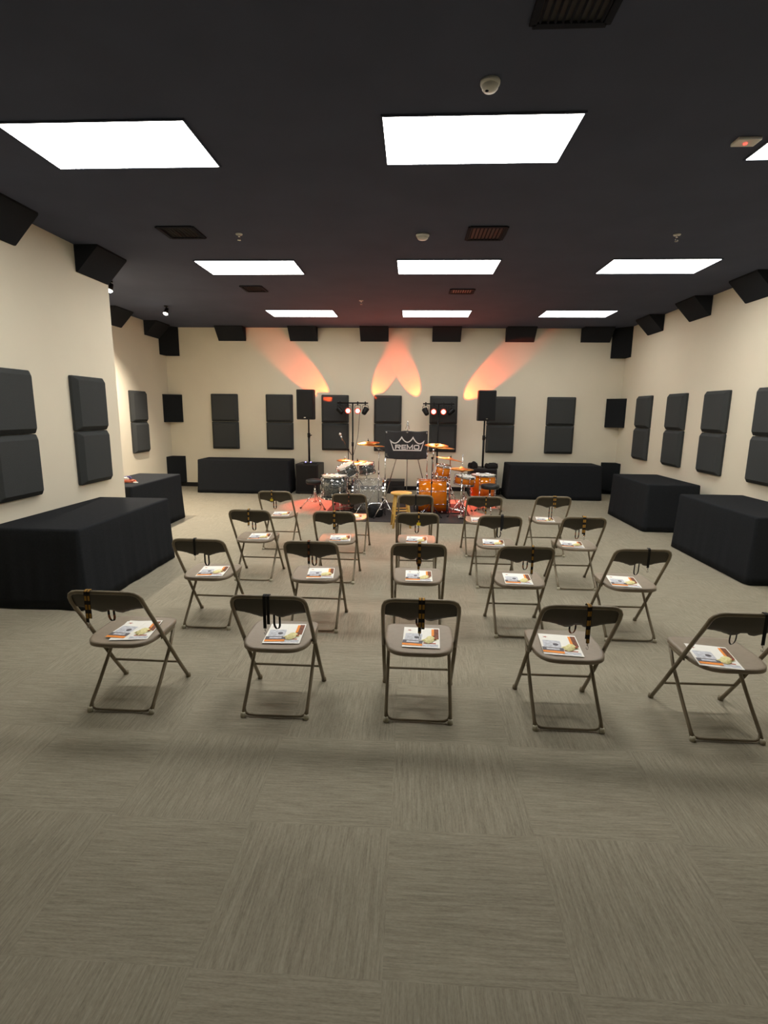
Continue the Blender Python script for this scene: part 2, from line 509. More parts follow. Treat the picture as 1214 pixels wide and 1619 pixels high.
# ------------------------------------------------------------------ acoustic foam
def wall_panel(pos, face, label, group):
    """square panel: local face on -Y, back at y = 0; bevelled front edges"""
    s, th, bv = 0.305, 0.085, 0.048
    bm = BM()
    def ring(h, y):
        r = 0.02 if h > 0.29 else 0.014
        pts = []
        for cx, cz, a0 in ((h - r, h - r, 0), (-h + r, h - r, 90), (-h + r, -h + r, 180), (h - r, -h + r, 270)):
            for k in range(4):
                a = math.radians(a0 + 30 * k)
                pts.append((cx + r * math.cos(a), y, cz + r * math.sin(a)))
        return [bm.verts.new(p) for p in pts]
    rings = [ring(s, 0), ring(s, -th + bv + .004), ring(s - .003, -th + bv), ring(s - bv + .002, -th + 0.003), ring(s - bv - .003, -th)]
    n = len(rings[0])
    for A, B in zip(rings[:-1], rings[1:]):
        for j in range(n):
            bm.faces.new((A[j], A[(j + 1) % n], B[(j + 1) % n], B[j]))
    bm.faces.new(rings[0]); bm.faces.new(rings[-1])
    o = obj('acoustic_panel', bm, M['foam'])
    o.location = pos
    o.rotation_euler = (0, 0, face)
    return tag(o, label, 'acoustic panel', group)

ORD = ['first', 'second', 'third', 'fourth', 'fifth', 'sixth', 'seventh']
far_x = (-4.25, -3.0, -1.74, -0.561, 0.67, 1.93, 3.225)
proto = None
def panel_pair(x, y, face, where, group):
    for z, part in ((1.807, 'upper'), (1.19, 'lower')):
        lab = '%s grey foam square, %s' % (part, where)
        global proto
        if proto is None:
            proto = wall_panel((x, y, z), face, lab, group)
        else:
            dup(proto, (x, y, z), (0, 0, face), lab, group)
for i, x in enumerate(far_x):
    panel_pair(x, YW - 0.001, 0, '%s pair from the left on the far wall' % ORD[i], 'foam squares on the far wall')
for i, y in enumerate((10.64, 9.36, 8.17, 6.93)):
    w = ('nearest the far corner', 'second from the far corner', 'third from the far corner', 'at the right edge of the picture')[i]
    panel_pair(XR - 0.001, y, -PI / 2, 'right wall pair ' + w, 'foam squares on the right wall')
for y, w in ((6.06, 'pair next to the end of the near left wall'), (4.815, 'pair at the left edge of the picture')):
    panel_pair(XP + 0.001, y, PI / 2, w, 'foam squares on the near left wall')
panel_pair(XL + 0.001, 10.48, PI / 2, 'pair on the recessed left wall beside the corner', 'foam squares on the recessed left wall')

def wedge(pos, face, label, group):
    """block across the wall / ceiling corner, sloping face; local wall at y = 0, ceiling at z = 0"""
    bm = BM()
    A = add_prism(bm, [(0, 0), (-0.27, 0), (-0.27, -0.02), (-0.02, -0.285), (0, -0.285)], -0.305, 0.305, axis='X')
    o = obj('foam_wedge', bm, M['foam_black'])
    o.location = pos
    o.rotation_euler = (0, 0, face)
    return tag(o, label, 'foam wedge', group)
w0 = None
def put_wedge(x, y, face, label, group):
    global w0
    if w0 is None:
        w0 = wedge((x, y, H), face, label, group)
    else:
        dup(w0, (x, y, H), (0, 0, face), label, group)
for i, x in enumerate((-4.015, -2.42, -0.87, 0.685, 2.25, 3.84)):
    put_wedge(x, YW - 0.001, 0, 'black foam block high on the far wall, %s from the left' % ORD[i], 'foam blocks along the far wall')
for y, w in ((10.53, 'nearest the far corner'), (8.98, 'second from the far corner'), (7.50, 'at the right edge of the picture')):
    put_wedge(XR - 0.001, y, -PI / 2, 'black foam block high on the right wall, ' + w, 'foam blocks along the right wall')
for y, w in ((6.38, 'next to its end'), (4.84, 'at the left edge of the picture')):
    put_wedge(XP + 0.001, y, PI / 2, 'black foam block high on the near left wall, ' + w, 'foam blocks along the near left wall')
for y, w in ((9.78, 'farther from the corner'), (11.28, 'touching the corner column')):
    put_wedge(XL + 0.001, y, PI / 2, 'black foam block high on the recessed left wall, ' + w, 'foam blocks along the recessed left wall')

def corner_trap(sx, z0, z1, label, group):
    x = XL + 0.001 if sx > 0 else XR - 0.001
    y = YW - 0.001
    L_ = 0.31
    bm = BM()
    add_prism(bm, [(x, y), (x + sx * L_, y), (x + sx * L_, y - 0.03), (x + sx * 0.03, y - L_), (x, y - L_)], z0, z1, axis='Z')
    bm.normal_update()
    return tag(obj('corner_foam', bm, M['foam_corner']), label, 'corner foam', group)
for sx, side in ((1, 'left'), (-1, 'right')):
    for z0, z1, w in ((2.93, H, 'top block hanging from the ceiling'), (1.475, 2.085, 'middle block'), (0.10, 0.705, 'lowest block near the floor')):
        corner_trap(sx, z0, z1, 'black foam in the far %s corner, %s' % (side, w), 'foam in the far corners')

# ------------------------------------------------------------------ draped tables
def draped_table(x0, x1, y0, y1, h, label, seed, flare=0.035, amp=0.012, group='tables under black cloths'):
    rnd = random.Random(seed)
    cx, cy = (x0 + x1) / 2, (y0 + y1) / 2
    hw, hd = (x1 - x0) / 2, (y1 - y0) / 2
    r = 0.03
    pts = []   # (x, y, nx, ny, s)
    def edge(ax, ay, bx, by, nx, ny, n):
        for i in range(n):
            t = i / n
            pts.append((ax + (bx - ax) * t, ay + (by - ay) * t, nx, ny))
    def corner(ccx, ccy, a0, n=8):
        for i in range(n):
            a = math.radians(a0 + 90 * i / n)
            pts.append((ccx + r * math.cos(a), ccy + r * math.sin(a), math.cos(a), math.sin(a)))
    nx_, ny_ = int(hw * 2 / 0.025), int(hd * 2 / 0.025)
    edge(hw, -hd + r, hw, hd - r, 1, 0, ny_); corner(hw - r, hd - r, 0)
    edge(hw - r, hd, -hw + r, hd, 0, 1, nx_); corner(-hw + r, hd - r, 90)
    edge(-hw, hd - r, -hw, -hd + r, -1, 0, ny_); corner(-hw + r, -hd + r, 180)
    edge(-hw + r, -hd, hw - r, -hd, 0, -1, nx_); corner(hw - r, -hd + r, 270)
    n = len(pts)
    # fold pattern round the hem
    per = 2 * PI / n
    ks = [(rnd.randint(9, 14), rnd.uniform(0, 6), 0.5), (rnd.randint(20, 28), rnd.uniform(0, 6), 0.35), (rnd.randint(38, 52), rnd.uniform(0, 6), 0.2)]
    fold = [sum(a * math.sin(k * per * i + p) for k, p, a in ks) for i in range(n)]
    bm = BM()
    rings = []
    def ring(ins, z, f, a):
        out = []
        for i, (x, y, nx, ny) in enumerate(pts):
            o = -ins + f + a * fold[i]
            out.append(bm.verts.new((x + nx * o, y + ny * o, z + (0.004 * fold[i] if z < 0.02 and z > 0.006 else 0))))
        rings.append(out)
    ring(0.028, h - 0.0, 0, 0)
    ring(0.012, h - 0.002, 0, 0)
    ring(0.003, h - 0.010, 0, 0)
    ring(0.0, h - 0.024, 0, 0)
    for k in range(1, 9):
        t = k / 8
        ring(0.0, (h - 0.024) * (1 - t) + 0.008 * t, flare * t ** 1.3, amp * (0.15 + 0.85 * t))
    for A, B in zip(rings[:-1], rings[1:]):
        for j in range(n):
            f = bm.faces.new((A[j], B[j], B[(j + 1) % n], A[(j + 1) % n])); f.smooth = True
    bm.faces.new(rings[0])
    bm.faces.new(list(reversed(rings[-1])))
    o = obj('draped_table', bm, M['cloth'], loc=(cx, cy, 0))
    return tag(o, label, 'table', group)

draped_table(-3.70, -2.86, 4.26, 5.98, 0.725, 'long table under a black cloth against the near left wall', 1)
draped_table(-4.46, -3.76, 6.80, 8.34, 0.725, 'table under a black cloth in the left recess with coiled cables on top', 2, amp=.004)
draped_table(-4.58, -2.62, 10.98, 11.62, 0.715, 'table under a black cloth along the far wall, left of the speaker', 3, amp=.004)
draped_table(2.00, 3.88, 10.90, 11.58, 0.715, 'table under a black cloth along the far wall, on the right', 4, amp=.004)
draped_table(3.55, 4.32, 8.02, 9.46, 0.725, 'table under a black cloth on the right wall, farther of the two', 5, amp=.004)
draped_table(3.56, 4.38, 5.50, 7.12, 0.725, 'table under a black cloth on the right wall, nearest the camera', 6, amp=.004)

def coil(name, x, y, z, r0, m, label, turns=3, tilt=0.0):
    pts = []
    n = 26 * turns
    for i in range(n + 1):
        a = 2 * PI * i / 26
        k = i / n
        pts.append((math.cos(a) * (r0 + 0.012 * math.sin(i * 0.7)), math.sin(a) * (r0 * 0.8), 0.007 + 0.03 * k + 0.004 * math.sin(i)))
    bm = BM(); add_tube(bm, pts, 0.007, 8)
    return tag(obj(name, bm, m, loc=(x, y, z)), label, 'cable', 'cables on the recess table')
coil('coiled_cable', -4.02, 7.20, 0.725, 0.10, M['cable_orange'], 'orange coiled cable on the black cloth of the left recess table')
coil('coiled_cable', -4.10, 7.27, 0.766, 0.075, M['cable_blue'], 'violet blue coiled cable lying on the orange one')
coil('coiled_cable', -4.05, 7.14, 0.770, 0.055, M['cable_white'], 'thin white coiled cable lying on the orange one', 2)
bm = BM(); add_box(bm, -0.03, 0.03, -0.018, 0.018, 0, 0.016, 0.006); tag(obj('cable_plug', bm, M['white_plastic'], loc=(-3.89, 7.16, 0.726)), 'small white plug beside the coiled cables on the recess table', 'plug')

# ------------------------------------------------------------------ folding chair
def make_chair(label, group):
    t = thing('folding_chair', label, 'chair', (0, 0, 0), group=group)
    # upper part of the inverted-U tube: from seat height round over the top
    def side(s):
        return [(s * .2105, -0.055, .40), (s * .2095, -.130, .51), (s * .208, -.215, .63), (s * .2065, -.255, .69),
                (s * .203, -.272, .722), (s * .192, -.283, .744), (s * .172, -.290, .757), (s * .145, -.293, .762)]
    L_ = side(-1); R_ = side(1)
    b = BM(); add_tube(b, L_ + [(0, -.296, .763)] + list(reversed(R_)), 0.0115, 12); obj('back_frame', b, M['chair_metal'], t)
    for s in (-1, 1):
        b = BM(); add_tube(b, [(s * .2105, -0.055, .40), (s * .2125, .10, .175), (s * .2135, .225, .004)], 0.0115, 12)
        lg = obj('leg', b, M['chair_metal'], t)
        b = BM(); add_lathe(b, [(0, 0), (.0155, 0), (.0165, .012), (.0135, .028), (0, .028)], 14, Matrix.Translation((s * .2135, .225, 0))); obj('foot_cap', b, M['chair_metal'], lg)
        b = BM(); add_tube(b, [(s * .186, .125, .405), (s * .186, .06, .30), (s * .186, -.10, .135), (s * .1855, -.19, .05), (s * .185, -.222, .006)], 0.0105, 12)
        lg = obj('leg', b, M['chair_metal'], t)
        b = BM(); add_lathe(b, [(0, 0), (.015, 0), (.016, .012), (.013, .026), (0, .026)], 14, Matrix.Translation((s * .185, -.222, 0))); obj('foot_cap', b, M['cap'], lg)
    # floor bar between the rear legs, with rounded corners
    pts = []
    for s in (-1, 1):
        seg = [(s * .184, -.186, .058), (s * .181, -.200, .036), (s * .172, -.210, .020), (s * .152, -.215, .013), (s * .11, -.216, .011)]
        pts += seg if s < 0 else list(reversed(seg))
    b = BM(); add_tube(b, pts, 0.0075, 12); obj('floor_bar', b, M['chair_metal'], t)
    b = BM(); add_tube(b, [(-.2125, .108, .165), (.2125, .108, .165)], 0.008, 10); obj('stretcher', b, M['chair_metal'], t)
    for s in (-1, 1):
        b = BM(); add_box(b, s * .2 - .003, s * .2 + .003, -.075, .10, .398, .415, .002)
        obj('seat_bracket', b, M['chair_metal'], t)
    # moulded seat: rounded outline, shallow dish, rolled lip
    out = []
    N = 56
    for i in range(N):
        a = 2 * PI * i / N
        c, s = math.cos(a), math.sin(a)
        p = 4.2 if s < 0 else 10.0
        x = math.copysign(abs(c) ** (2 / p), c)
        y = math.copysign(abs(s) ** (2 / p), s)
        wdt = 0.200 - 0.026 * max(0, -y) ** 2.0
        out.append((x * wdt, -0.034 + y * 0.206))
    b = BM()
    ctr = b.verts.new((0, -0.034, 0.4285))
    prof = [(0.35, 0.4288), (0.6, 0.430), (0.8, 0.4335), (0.92, 0.4365), (0.975, 0.437), (1.0, 0.431), (1.0, 0.414), (0.97, 0.410), (0.93, 0.414), (0.9, 0.424)]
    rings = []
    for k, z in prof:
        rings.append([b.verts.new((x * k, -0.034 + (y + 0.034) * k, z)) for x, y in out])
    for j in range(N):
        b.faces.new((ctr, rings[0][j], rings[0][(j + 1) % N]))
    for A, B in zip(rings[:-1], rings[1:]):
        for j in range(N):
            b.faces.new((A[j], B[j], B[(j + 1) % N], A[(j + 1) % N]))
    bot = b.verts.new((0, -0.034, 0.421))
    for j in range(N):
        b.faces.new((bot, rings[-1][(j + 1) % N], rings[-1][j]))
    obj('seat', b, M['chair_seat'], t, smooth=True)
    # moulded backrest with a scalloped lower edge
    NU, NV = 40, 8
    def tube_y(z):
        pr = [(.60, -.194), (.63, -.215), (.69, -.255), (.722, -.272), (.744, -.283), (.757, -.290), (.775, -.297)]
        for (z0, y0), (z1, y1) in zip(pr[:-1], pr[1:]):
            if z <= z1:
                return y0 + (y1 - y0) * (z - z0) / (z1 - z0)
        return pr[-1][1]
    def low(u):
        a = abs(u)
        keys = [(0, .638), (.10, .637), (.17, .622), (.30, .618), (.46, .630), (.62, .642), (.80, .650), (1.0, .654)]
        for (u0, z0), (u1, z1) in zip(keys[:-1], keys[1:]):
            if a <= u1:
                k = (a - u0) / (u1 - u0); k = k * k * (3 - 2 * k)
                return z0 + (z1 - z0) * k
        return .654
    def top(u):
        a = abs(u)
        return .768 if a < .70 else .768 - .055 * ((a - .70) / .30) ** 2.2
    b = BM()
    faces = []
    front = []; back = []
    for side_ in (0, 1):
        G = []
        for i in range(NU + 1):
            u = -1 + 2 * i / NU
            row = []
            for j in range(NV + 1):
                v = j / NV
                z = top(u) * (1 - v) + low(u) * v
                y = tube_y(z) - 0.012 * (1 - u * u) * (0.35 + 0.65 * v) + (0.008 if side_ == 0 else 0.001)
                x = u * 0.199
                row.append(b.verts.new((x, y, z)))
            G.append(row)
        for i in range(NU):
            for j in range(NV):
                f = b.faces.new((G[i][j], G[i + 1][j], G[i + 1][j + 1], G[i][j + 1])); f.smooth = True
        (front if side_ == 0 else back).append(G)
    F, K = front[0], back[0]
    for i in range(NU):
        b.faces.new((F[i][0], F[i + 1][0], K[i + 1][0], K[i][0]))
        b.faces.new((F[i][NV], F[i + 1][NV], K[i + 1][NV], K[i][NV]))
    for j in range(NV):
        b.faces.new((F[0][j], F[0][j + 1], K[0][j + 1], K[0][j]))
        b.faces.new((F[NU][j], F[NU][j + 1], K[NU][j + 1], K[NU][j]))
    obj('backrest', b, M['chair_back'], t)
    return t

ROWS = {
    'C': ('nearest row', [(-1.677, 2.945, 3), (-.765, 2.953, 0), (.065, 2.965, 0), (.908, 2.942, -1), (1.748, 2.90, -1.5)]),
    'D': ('second nearest row', [(-1.646, 4.16, 3), (-.768, 4.17, 0), (.066, 4.185, 0), (.880, 4.175, -1), (1.740, 4.18, -1)]),
    'E': ('third nearest row', [(-1.630, 5.40, 1), (-.770, 5.40, 0), (.066, 5.42, 0), (.876, 5.37, 0), (1.692, 5.39, 0)]),
    'F': ('row by the stage', [(-1.700, 6.66, 0), (-.758, 6.57, 0), (.054, 6.575, 0), (.880, 6.55, 0), (1.725, 6.66, 0)]),
}
SEAT = ['leftmost seat', 'second seat from the left', 'middle seat', 'second seat from the right', 'rightmost seat']

# ------------------------------------------------------------------ what lies on the seats
def rect_mesh(bm, x0, x1, y0, y1, z, mi, n=1):
    vs = [bm.verts.new(p) for p in ((x0, y0, z), (x1, y0, z), (x1, y1, z), (x0, y1, z))]
    f = bm.faces.new(vs); f.material_index = mi
    return f

def make_flyer():
    """letter-size printed sheet, sheet body plus thin inked areas"""
    t = BM(); add_box(t, -.108, .108, -.14, .14, 0, .0008)
    o = obj('flyer', t, M['paper'])
    p = BM(); add_box(p, .075, .103, -.02, .125, .0009, .0012); obj('brown_border', p, M['brown_band'], o)
    p = BM(); add_box(p, .060, .075, .0, .12, .0009, .0012); obj('orange_strip', p, M['orange_band'], o)
    p = BM(); add_box(p, -.005, .098, -.128, -.095, .0009, .0012); obj('grey_text_block', p, M['paper_grey'], o)
    p = BM(); add_box(p, .012, .085, -.088, -.076, .0009, .0012); obj('red_heading', p, M['red_print'], o)
    return o

def make_leaflet():
    """narrow folded leaflet: pale picture above, dark band, orange foot"""
    t = BM(); add_box(t, -.058, .058, -.125, .125, 0, .0016)
    o = obj('leaflet', t, M['paper'])
    p = BM(); add_box(p, -.05, .05, -.052, .04, .0017, .0020); obj('picture', p, M['paper_grey'], o)
    p = BM(); add_box(p, -.058, .058, -.098, -.055, .0017, .0021); obj('dark_band', p, M['dark_band'], o)
    p = BM(); add_box(p, -.036, .036, -.086, -.066, .0022, .0024); obj('pale_lettering_block', p, M['paper_grey'], o)
    p = BM(); add_box(p, -.058, .058, -.1245, -.099, .0017, .0021); obj('orange_foot', p, M['orange_band'], o)
    p = BM()
    for k in range(5):
        a = 2 * PI * k / 5
        add_prism(p, [(-.03 + .004 * math.cos(a + 1.5), .085 + .004 * math.sin(a + 1.5)), (-.03 + .016 * math.cos(a), .085 + .013 * math.sin(a)), (-.03 + .004 * math.cos(a - 1.5), .085 + .004 * math.sin(a - 1.5))], .0017, .0020, axis='Z')
    obj('orange_splash', p, M['red_print'], o)
    p = BM(); add_lathe(p, [(0, .0022), (.016, .0022), (.016, .0017), (0, .0017)], 16, Matrix.Translation((.02, -.012, 0))); obj('violet_spot', p, M['dark_band'], o)
    return o

def make_packet():
    """crumpled pale yellow packet"""
    rnd = random.Random(3)
    bm = BM()
    n, m_ = 9, 6
    top = []
    for side_ in (0, 1):
        G = []
        for i in range(n + 1):
            row = []
            for j in range(m_ + 1):
                u, v = -1 + 2 * i / n, -1 + 2 * j / m_
                e = (1 - abs(u) ** 3) * (1 - abs(v) ** 3)
                z = 0.0008 + (0.011 * e + 0.003 * rnd.random() * (e > .2)) * side_
                x = u * .043 + .006 * v + (.003 * math.sin(5 * v)); y = v * .03 + .004 * math.sin(4 * u)
                row.append(bm.verts.new((x, y, z)))
            G.append(row)
        top.append(G)
        for i in range(n):
            for j in range(m_):
                bm.faces.new((G[i][j], G[i + 1][j], G[i + 1][j + 1], G[i][j + 1]))
    A, B = top
    for i in range(n):
        bm.faces.new((A[i][0], A[i + 1][0], B[i + 1][0], B[i][0])); bm.faces.new((A[i][m_], A[i + 1][m_], B[i + 1][m_], B[i][m_]))
    for j in range(m_):
        bm.faces.new((A[0][j], A[0][j + 1], B[0][j + 1], B[0][j])); bm.faces.new((A[n][j], A[n][j + 1], B[n][j + 1], B[n][j]))
    o = obj('packet', bm, M['yellow_pack'])
    p = BM(); add_box(p, .034, .052, .004, .013, .003, .0065, .001); obj('dark_corner', p, M['brown_band'], o)
    p = BM(); add_box(p, .018, .036, -.026, -.018, .004, .008, .001); obj('red_mark', p, M['red_print'], o)
    return o

chair0 = flyer0 = leaf0 = pack0 = None
SHEET = {  # sheet offset on the seat (x, y, degrees), leaflet offset relative to it
    'C1': (.035, -.040, 8), 'C2': (.025, -.025, 3), 'C3': (.012, -.030, -2), 'C4': (-.03, -.045, -6), 'C5': (-.055, -.085, -11),
    'D1': (.015, -.05, 7), 'D2': (.035, -.035, 6), 'D3': (.008, -.05, 0), 'D4': (-.01, -.05, -4), 'D5': (-.03, -.05, -9),
    'E1': (.03, -.04, 7), 'E2': (.03, -.04, 5), 'E3': (.0, -.045, -2), 'E4': (-.02, -.05, -6), 'E5': (-.035, -.05, -9),
    'F1': (.02, -.04, 6), 'F2': (.03, -.04, 4), 'F3': (.0, -.045, 0), 'F4': (-.015, -.05, -3), 'F5': (-.03, -.05, -8)}

# lanyard: x on the backrest, ribbon kind, hang on the camera side, second ribbon, loop below the backrest (dx, drop), yellow tag
LANY = {
    'C1': (-.085, 'gold', .165, .0178, (.065, .10), 0), 'C2': (-.012, 'black', .170, .02, (.035, .12), 0), 'C3': (-.006, 'gold', .175, .0178, (.0, .085), 0),
    'C4': (.030, 'gold', .190, -.008, (-.045, .085), 0), 'C5': (.045, 'black', .150, .0, (-.075, .10), 0),
    'D1': (-.018, 'black', .120, .0, (.045, .13), 0), 'D2': (-.008, 'brown', .165, .0, (.02, .11), 0), 'D3': (.0, 'gold', .190, .008, (.004, .09), 0),
    'D4': (.038, 'gold', .200, .0, (-.025, .10), 0), 'D5': (.030, 'black', .130, .0, (-.030, .12), 0),
    'E1': (.0, 'gold', .150, .004, (.02, .12), 0), 'E2': (.004, 'gold', .175, .008, (.004, .06), 0), 'E3': (.012, 'gold', .105, .0, (-.015, .115), 1),
    'E4': (.006, 'black', .140, .01, (.0, .13), 0), 'E5': (-.005, 'gold', .180, -.016, (-.03, .13), 0),
    'F1': (-.03, 'gold', .10, .0, (.008, .13), 1), 'F2': (.0, 'brown', .12, .0, (.02, .08), 0), 'F3': (.0, 'black', .12, .0, (.0, .10), 0),
    'F4': (.012, 'gold', .20, .0, (.0, .09), 0), 'F5': (.012, 'gold', .13, -.02, (-.02, .20), 0)}
COLW = {'gold': 'black and gold lanyard', 'brown': 'black and brown lanyard', 'black': 'plain black lanyard'}

def ribbon(bm, pts, w, thick=0.0018, wdir=(1, 0, 0), inner=0.0):
    """flat ribbon following pts, width along wdir"""
    W_ = Vector(wdir) * (w / 2)
    P = [Vector(p) for p in pts]
    A, B, C_, D = [], [], [], []
    for i, p in enumerate(P):
        d = (P[min(i + 1, len(P) - 1)] - P[max(i - 1, 0)]).normalized()
        nrm = d.cross(Vector(wdir)).normalized() * (thick / 2)
        A.append(bm.verts.new(p - W_ + nrm)); B.append(bm.verts.new(p + W_ + nrm))
        C_.append(bm.verts.new(p + W_ - nrm)); D.append(bm.verts.new(p - W_ - nrm))
    for i in range(len(P) - 1):
        for X, Y in ((A, B), (B, C_), (C_, D), (D, A)):
            bm.faces.new((X[i], Y[i], Y[i + 1], X[i + 1]))
    if inner:
        for side_ in (1, -1):
            off = thick * .5 + .0004
            q = []
            for i, p in enumerate(P):
                d = (P[min(i + 1, len(P) - 1)] - P[max(i - 1, 0)]).normalized()
                nrm = d.cross(Vector(wdir)).normalized() * off * side_
                q.append((bm.verts.new(p - W_ * inner + nrm), bm.verts.new(p + W_ * inner + nrm)))
            for i in range(len(q) - 1):
                f = bm.faces.new((q[i][0], q[i][1], q[i + 1][1], q[i + 1][0])); f.material_index = 1
    bm.faces.new((A[0], B[0], C_[0], D[0])); bm.faces.new((A[-1], B[-1], C_[-1], D[-1]))

def lanyard(key, cx, cy, rz, label):
    x, kind, hang, dx2, (lx, drop), tagged = LANY[key]
    t = thing('lanyard', label, 'lanyard', (cx, cy, 0), (0, 0, rz), 'lanyards hung over the chair backs')
    m = [M['strap_black'], M['strap_' + kind]]
    inn = 0.0 if kind == 'black' else .72
    def over(x0, hang_, w, xo):
        pts = [(x0 + .0, -.312 - xo, .760 - hang_), (x0, -.313 - xo, .72), (x0, -.314 - xo, .755), (x0, -.3115 - xo, .7725), (x0, -.301, .7785 + xo), (x0, -.288 + xo, .7775 + xo),
               (x0, -.277 + xo, .767), (x0, -.262 + xo, .735), (x0, -.245 + xo, .700), (x0, -.232 + xo, .680)]
        return pts
    b = BM(); ribbon(b, over(x, hang, .016, 0), .0175, inner=inn)
    s = obj('strap', b, m, t)
    if dx2:
        b = BM(); ribbon(b, over(x + dx2, hang * .86, .016, .0 if abs(dx2) > .0165 else .003), .0165, inner=inn)
        obj('strap', b, m, t)
    # loop that hangs down on the seat side, seen under the backrest
    zl = .655
    yb = -.205
    b = BM()
    pts = []
    for k in range(15):
        a = PI * k / 14
        pts.append((x + lx - .016 * math.cos(a), yb + .012 + .006 * math.sin(a), zl - drop + .035 - .035 * math.sin(a)))
    full = [(x + lx * .7 - .012, yb - .016, zl + .03), (x + lx - .0155, yb + .008, zl - .01)] + pts + [(x + lx + .0155, yb + .008, zl - .01), (x + lx * .7 + .012, yb - .016, zl + .03)]
    ribbon(b, full, .012, .0018, (0.85, 0.53, 0))
    obj('loop', b, M['strap_brown'] if kind != 'black' else M['strap_black'], t)
    # metal swivel hook at the end of the strap
    b = BM(); z = .760 - hang
    add_tube(b, [(x, -.312, z + .004), (x, -.312, z - .012)], 0.0035, 8)
    add_tube(b, [(x, -.312, z - .012), (x + .006, -.312, z - .022), (x + .004, -.312, z - .034), (x - .004, -.312, z - .034), (x - .005, -.312, z - .024)], 0.0015, 6)
    obj('hook', b, M['silver'], t)
    if tagged:
        b = BM(); add_box(b, x - .018, x + .018, -.318, -.3145, .648, .676, .0015); obj('yellow_tag', b, M['yellow_tag'], t)
    return t

for rk, (rw, pos) in ROWS.items():
    for i, (x, y, rz) in enumerate(pos):
        key = rk + str(i + 1)
        a = math.radians(rz) * 0
        lab = 'brown folding chair, %s in the %s' % (SEAT[i].replace(' seat', ''), rw)
        grp = 'brown folding chairs in four rows'
        if chair0 is None:
            chair0 = make_chair(lab, grp); chair0.location = (x, y, 0)
        else:
            dup(chair0, (x, y, 0), None, lab, grp)
        ox, oy, deg = SHEET[key]
        r = math.radians(deg)
        sx, sy = x + ox, y + oy
        rest = 'on the %s, %s' % (SEAT[i], rw)
        loc = (sx, sy, .4372)
        l1 = 'white printed sheet ' + rest
        if flyer0 is None:
            flyer0 = tag(make_flyer(), l1, 'flyer', 'printed sheets on the seats'); flyer0.location = loc; flyer0.rotation_euler = (0, 0, r)
        else:
            dup(flyer0, loc, (0, 0, r), l1)
        rnd = random.Random(i * 11 + ord(rk))
        r2 = r + math.radians(rnd.uniform(-3, 3))
        if key == 'C1':
            r2 = r - math.radians(12)
        lx, ly = -.046, .004
        if key == 'C1':
            lx, ly = -.062, .012
        p = Matrix.Rotation(r, 2) @ Vector((lx, ly))
        loc = (sx + p.x, sy + p.y, .4386)
        l1 = 'small leaflet with orange foot ' + rest
        if leaf0 is None:
            leaf0 = tag(make_leaflet(), l1, 'leaflet', 'leaflets on the seats'); leaf0.location = loc; leaf0.rotation_euler = (0, 0, r2)
        else:
            dup(leaf0, loc, (0, 0, r2), l1)
        p = Matrix.Rotation(r, 2) @ Vector((.048, -.042 + rnd.uniform(-.01, .012)))
        loc = (sx + p.x, sy + p.y, .4405)
        r3 = r + math.radians(25 + rnd.uniform(-25, 25))
        l1 = 'crumpled pale yellow packet ' + rest
        if pack0 is None:
            pack0 = tag(make_packet(), l1, 'packet', 'yellow packets on the seats'); pack0.location = loc; pack0.rotation_euler = (0, 0, r3)
        else:
            dup(pack0, loc, (0, 0, r3), l1)
        lanyard(key, x, y, 0, '%s over the %s, %s' % (COLW[LANY[key][1]], SEAT[i].replace(' seat', ' chair'), rw))

# ------------------------------------------------------------------ speakers, subwoofers
def subwoofer(x, y, w, d, h, rz, label):
    t = thing('subwoofer', label, 'subwoofer', (x, y, 0), (0, 0, rz), 'subwoofers by the far wall')
    b = BM(); add_box(b, -w / 2, w / 2, -d / 2, d / 2, .012, h, .012, 3); obj('cabinet', b, M['black_box'], t)
    b = BM(); add_box(b, -w / 2 + .025, w / 2 - .025, -d / 2 - .012, -d / 2 + .004, .05, h - .03, .006); obj('grille', b, M['grille'], t)
    for sx in (-1, 1):
        for sy in (-1, 1):
            b = BM(); add_lathe(b, [(0, 0), (.02, 0), (.02, .014), (0, .014)], 12, Matrix.Translation((sx * (w / 2 - .06), sy * (d / 2 - .06), 0))); obj('foot', b, M['black_base'], t)
    b = BM(); add_lathe(b, [(0, h), (.045, h), (.045, h + .006), (.02, h + .012), (0, h + .012)], 20); obj('pole_socket', b, M['black_metal'], t)
    return h + .012

def pole(x, y, z0, z1, label):
    t = thing('speaker_pole', label, 'speaker pole', (x, y, z0), group='poles between subwoofer and speaker')
    L_ = z1 - z0
    b = BM(); add_tube(b, [(0, 0, 0), (0, 0, L_ * .62)], .022, 14); obj('lower_tube', b, M['black_metal'], t)
    b = BM(); add_tube(b, [(0, 0, L_ * .60), (0, 0, L_)], .0165, 14); obj('upper_tube', b, M['black_metal'], t)
    b = BM(); add_tube(b, [(0, 0, L_ * .59), (0, 0, L_ * .69)], .031, 14); obj('collar', b, M['black_metal'], t)
    b = BM(); add_tube(b, [(0.02, 0, L_ * .64), (.06, 0, L_ * .64)], .012, 10); obj('knob', b, M['black_metal'], t)

